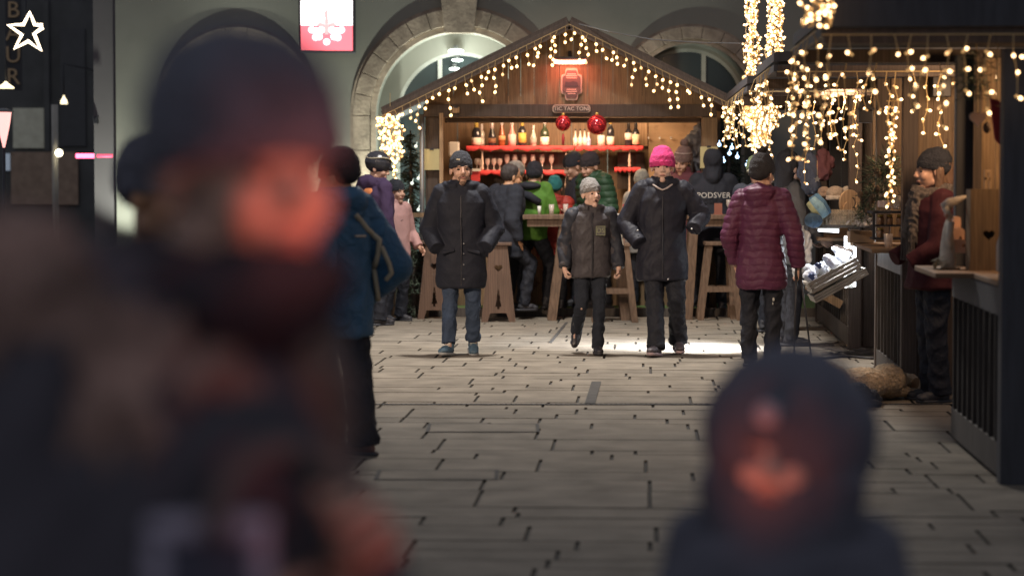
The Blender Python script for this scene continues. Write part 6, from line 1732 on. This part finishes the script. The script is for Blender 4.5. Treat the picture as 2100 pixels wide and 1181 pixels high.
class Garland:
    def __init__(s, name, label, loc, group, mesh, seed=1):
        s.t = thing(name, label, 'light string', loc, group=group); s.loc = V(loc); s.mesh = mesh; s.c = MB(); s.b = []; s.rn = random.Random(seed)
    def drop(s, p, L, step, jit, side, r=.0032):
        rn_ = s.rn; q = V(p); pts = [q.copy()]; n = max(1, int(L / step)); ph = rn_.random() * 6
        for i in range(n):
            q = q + V((math.sin(i * 1.9 + ph) * jit + rn_.gauss(0, jit * .4), rn_.gauss(0, jit * .6), -step * (.8 + .4 * rn_.random()))); pts.append(q.copy())
            s.bulb(q, side)
        s.c.add(tube(pts, r, 5))
    def bulb(s, q, side):
        rn_ = s.rn; a = rn_.random() * 2 * PI; tilt_ = rn_.uniform(.5, 2.3) if side > 0 else rn_.uniform(0, .7)
        d = V((math.cos(a) * math.sin(tilt_), math.sin(a) * math.sin(tilt_), -math.cos(tilt_)))
        s.b.append((q + d * (side if side > 0 else .012), d))
    def done(s, run=None):
        global NB
        if run: s.c.add(tube(run, .004, 5))
        part('cable', s.c, cablem, s.t)
        b_ = sorted(s.b, key=lambda e: e[0].y)
        rest = MB()
        for i, (p, d) in enumerate(b_):
            R_ = (-d).to_track_quat('Z', 'Y').to_matrix().to_4x4()
            M4 = Matrix.Translation(p - s.loc) @ R_
            if i < 100:
                o_ = bpy.data.objects.new('bulb', s.mesh if s.rn.random() > .16 else DIM[s.mesh.name]); C.objects.link(o_); o_.parent = s.t; o_.matrix_local = M4; NB += 1
            else:
                k = len(rest.v); rest.v += [M4 @ v_.co for v_ in s.mesh.vertices]
                for pl__ in s.mesh.polygons:
                    rest.f.append(tuple(j + k for j in pl__.vertices)); rest.t.append(1.0); rest.m.append(pl__.material_index)
        if rest.v:
            me = rest.mesh('bulbs'); o_ = link('bulb_mass', me, list(s.mesh.materials), s.t, True); o_['kind'] = 'stuff'
for me_ in (ROUND, LED, LEDF, *DIM.values()): me_.polygons.foreach_set('use_smooth', [True] * len(me_.polygons))
# gable strings of the bar hut
for (e, lab, sd) in ((el_, 'warm icicle light string along the left slope of the bar hut gable', 3), (er, 'warm icicle light string along the right slope of the bar hut gable', 8)):
    a = V((ap.x, 27.50, ap.z - .03)); c = V((e.x, 27.50, e.z - .03))
    G_ = Garland('light_string', lab, tuple((a + c) / 2), 'icicle light strings on the bar hut', ROUND, sd)
    n = 24
    for i in range(n):
        t = (i + .5) / n
        L_ = G_.rn.choice([.10, .18, .22, .30, .38])
        G_.drop(a.lerp(c, t), L_, .085, .022, 0)
    G_.done([a, c])
# dense bright clusters
def cluster(label, pxc, py0, py1, w0, w1, Y, n, mesh, seed, wy=.12, top=None, grp='bundled light strings', strands=12):
    p0_ = W(pxc, py0, Y); G_ = Garland('light_bundle', label, tuple(W(pxc, py1, Y)), grp, mesh, seed)
    h = p0_.z - W(pxc, py1, Y).z
    per = max(1, n // strands)
    for k in range(strands):
        ang = G_.rn.random() * 2 * PI; rr_k = math.sqrt(G_.rn.random()); pts = []
        for i in range(per + 1):
            t = i / per; w_ = (w0 + (w1 - w0) * t) / 2 / SC(Y)
            q = V((p0_.x + math.cos(ang + i * .5) * w_ * rr_k, Y + math.sin(ang + i * .5) * wy * rr_k, p0_.z - h * t)); pts.append(q)
            if i: G_.bulb(q + V((0, 0, h / per * G_.rn.random())), .022)
        G_.c.add(tube(pts, .003, 4))
    G_.done([p0_ + V((0, 0, top if top else .25)), p0_ + V((0, 0, -.02))])
    return G_
cluster('dazzling warm bundle of bulbs hanging at the left eave of the bar hut', 800, 236, 330, 56, 46, 27.6, 120, ROUND, 5, top=.0)
cluster('short tail of bulbs below the dazzling bundle at the left eave', 806, 320, 372, 16, 10, 27.62, 9, ROUND, 6, top=.0, strands=3, wy=.05)
cluster('left tall column of densely hung lights reaching past the top edge', 1542, -60, 188, 18, 44, 25.5, 290, LED, 7, strands=14)
cluster('right tall column of densely hung lights beside the left tall one', 1590, -60, 152, 26, 46, 24.6, 290, LED, 8, strands=14)
cluster('funnel shaped bundle of lights under the left tall column', 1556, 205, 310, 96, 22, 25.8, 200, LEDF, 9, strands=16, wy=.25, top=.1)
cluster('small bundle of lights in the gap under the third roof edge', 1578, 165, 262, 56, 44, 24.2, 110, LED, 10, strands=12, wy=.2, top=.1)
# cable run up to the columns
solo('overhead_wire', 'thin wire slung from the bar hut peak to the right hand lights', 'wire', [tube([W(1172, 46, 27.6), W(1250, 66, 27.4), W(1340, 82, 27.0), W(1440, 88, 26.4), W(1535, 90, 25.6)], .007, 6)], metalgrey)
# icicle strings on the right row
def icic(label, pts, n, Ls, step, jit, mesh, seed, grp='icicle light strings on the right row', side=.02):
    pts = [V(p) for p in pts]; mid = sum(pts, V((0, 0, 0))) / len(pts)
    G_ = Garland('light_string', label, tuple(mid), grp, mesh, seed)
    for i in range(n):
        t = (i + .5 + G_.rn.uniform(-.2, .2)) / n * (len(pts) - 1); k = min(int(t), len(pts) - 2)
        G_.drop(pts[k].lerp(pts[k + 1], t - k), G_.rn.choice(Ls), step, jit, side, r=.0038)
    G_.done(pts)
ev = 2.455
icic('near icicle light string across the front of the nearest hut', [RW(-1.0, 12.78, ev - .05), RW(.35, 12.78, ev - .05)], 13, [.10, .22, .32, .40, .52], .105, .020, LED, 11, side=.02)
icic('icicle light string on the left corner of the nearest hut roof', [RW(-1.02, 12.95, ev - .02), RW(-1.02, 15.2, ev - .02)], 6, [.35, .45, .6, .7], .085, .024, LED, 12)
icic('icicle light string across the far end of the nearest hut', [RW(-.9, 15.3, ev - .06), RW(.6, 15.3, ev - .06)], 8, [.2, .35, .5], .11, .024, LED, 19)
icic('icicle light string across the front of the second hut', [RW(-.98, 17.42, ev - .06), RW(.75, 17.42, ev - .06)], 17, [.15, .3, .45, .6], .09, .026, LED, 15)
icic('icicle light string across the end of the second hut', [RW(-.9, 20.32, ev - .06), RW(.9, 20.32, ev - .06)], 13, [.2, .35, .5, .7], .09, .026, LED, 13)
icic('icicle light string along the roof edge of the second hut', [RW(-1.02, 17.6, ev - .02), RW(-1.02, 20.2, ev - .02)], 10, [.3, .45, .6], .09, .026, LED, 14)
icic('icicle light string across the third hut', [RW(-.98, 21.92, ev - .06), RW(1.0, 21.92, ev - .06)], 15, [.3, .45, .6, .8], .10, .026, LED, 16)
icic('icicle light string along the roof edge of the third hut', [RW(-1.02, 22.1, ev - .02), RW(-1.02, 27.4, ev - .02)], 14, [.3, .45, .6], .10, .026, LED, 17)
icic('straight bright light strand hanging against the second hut wall', [RW(-.14, 18.0, 2.2), RW(-.06, 18.0, 2.2)], 2, [.8], .045, .008, LED, 18)
cluster('bundle of lights cut by the top edge above the nearest hut corner', 1677, -40, 56, 66, 74, 12.6, 40, LED, 23, strands=8, wy=.08, top=.1)
print('bulbs', NB)

# ---------------------------------------------------------------- lights
w_ = bpy.data.worlds.new('World'); sc.world = w_; w_.use_nodes = True
nt = w_.node_tree; bg = nt.nodes['Background']
bg.inputs['Color'].default_value = (.86, .90, 1.06, 1); bg.inputs['Strength'].default_value = AMB
def area(name, loc, aim, size, power, col, sizey=None, spread=None):
    l = bpy.data.lights.new(name, 'AREA'); l.energy = power; l.color = col; l.size = size
    if sizey: l.shape = 'RECTANGLE'; l.size_y = sizey
    if spread: l.spread = spread
    o = bpy.data.objects.new(name, l); C.objects.link(o); o.location = loc
    o.rotation_euler = (V(aim) - V(loc)).to_track_quat('-Z', 'Y').to_euler(); return o
def spot(name, loc, aim, power, col, ang, blend=.5, r=.05):
    l = bpy.data.lights.new(name, 'SPOT'); l.energy = power; l.color = col; l.spot_size = ang; l.spot_blend = blend; l.shadow_soft_size = r
    o = bpy.data.objects.new(name, l); C.objects.link(o); o.location = loc
    o.rotation_euler = (V(aim) - V(loc)).to_track_quat('-Z', 'Y').to_euler(); return o
# square lamp above the frame
spot('square_lamp', (.3, 23.0, 7.6), (.3, 21.9, 0), 4300, (1, .94, .86), 2.29, 1.0, .35)
area('front_lamp', (-4.0, 12.5, 5.0), (.2, 22.5, 1.0), .8, 75, (1, .74, .52), spread=.9)
# crate work light
q = W(1716, 556, 21.95)
area('crate_lamp', tuple(W(1722, 505, 22.05)), tuple(W(1650, 640, 21.7)), .35, 13, (.86, .93, 1), sizey=.2)
area('crate_side_lamp', tuple(W(1672, 505, 22.25)), tuple(W(1425, 708, 22.9)), .3, 95, (.92, .95, 1), sizey=.2, spread=1.0)
# inside the bar hut
area('bar_lamp', (.75, 28.9, 2.62), (.75, 29.6, 0), 1.6, 52, (1, .66, .36), sizey=.5)
area('bar_shelf_lamp', (.6, 28.75, 2.52), (.6, 30.2, 1.5), 1.4, 26, (1, .60, .42), sizey=.15)
l_ = area('heater_glow', (wp(1169, 130, 27.7).x, 27.78, wp(0, 132, 27.8).z), (wp(1169, 130).x, 28.0, 2.4), .3, 4, (1, .22, .14), sizey=.05)
# wall floods at the foot of the building, with barn doors that cut off upward
for (px, pw) in ((262, 24), (705, 36), (1170, 22)):
    g = gpt(px, YB - 1.15)
    spot('wall_flood', (g.x, YB - 1.15, .35), (g.x, YB + .4, 2.7), pw * 12.5, (.92, 1, .86), 1.35, .5, .04)
xk, zk, rk_ = ar[1]
area('arch_lamp', (xk, YB + .42, .5), (xk, YB + .5, 3), .5, 130, (.88, 1, .90))
area('arch_top_lamp', (xk, YB + .45, zk + rk_ * .35), (xk, YB + .5, zk + 2), .3, 14, (.9, 1, .92))
area('street_glow', (-11.0, 46, 4), (-11.5, 52, 2), 1, 18, (.95, 1, .85))
# huts
area('hut_a_lamp', (RW(.75, 14.2, 2.3)), (RW(.3, 15.0, 1.1)), .3, 17, (1, .60, .30))
area('hut_gap_lamp', (RW(.4, 16.8, 2.3)), (RW(.2, 18.0, 1.5)), .4, 17, (1, .62, .34))
area('hut_b_lamp', (RW(.5, 19.0, 2.35)), (RW(.4, 20.0, 1.2)), .3, 14, (1, .62, .34))
area('hut_c_lamp', (RW(-.2, 21.9, 2.35)), (RW(.1, 22.7, 1.4)), .3, 12, (1, .66, .40))
# unseen red spots added to tint the two near faces and the hand
spot('red_face_fill', (.50, 1.95, 1.50), (-.235, 2.46, 1.672), 34, (1, .25, .19), .27, .7, .06)
spot('red_child_fill', (-.10, 3.1, .80), (.40, 3.74, 1.25), 19, (1, .24, .16), .26, .7, .05)
spot('red_hand_fill', (.30, 1.9, .95), (-.17, 2.36, 1.34), 6, (1, .17, .16), .26, .7, .05)
# ---------------------------------------------------------------- camera
cam = bpy.data.cameras.new('camera'); co = bpy.data.objects.new('camera', cam); C.objects.link(co)
co.location = (0, 0, CAMZ); co.rotation_euler = (PI / 2 - PITCH, 0, 0)
cam.lens = 85; cam.sensor_width = 36; cam.clip_end = 300; cam.clip_start = .1
cam.dof.use_dof = True; cam.dof.focus_distance = 21.8; cam.dof.aperture_fstop = 1.85
sc.camera = co
sc.view_settings.view_transform = 'Standard'; sc.view_settings.look = 'None'; sc.view_settings.exposure = 0; sc.view_settings.gamma = 1
cy = sc.cycles
cy.use_denoising = True; cy.use_light_tree = True; cy.sample_clamp_indirect = 3.0; cy.max_bounces = 6; cy.diffuse_bounces = 3; cy.glossy_bounces = 3; cy.transmission_bounces = 4
cy.caustics_reflective = False; cy.caustics_refractive = False
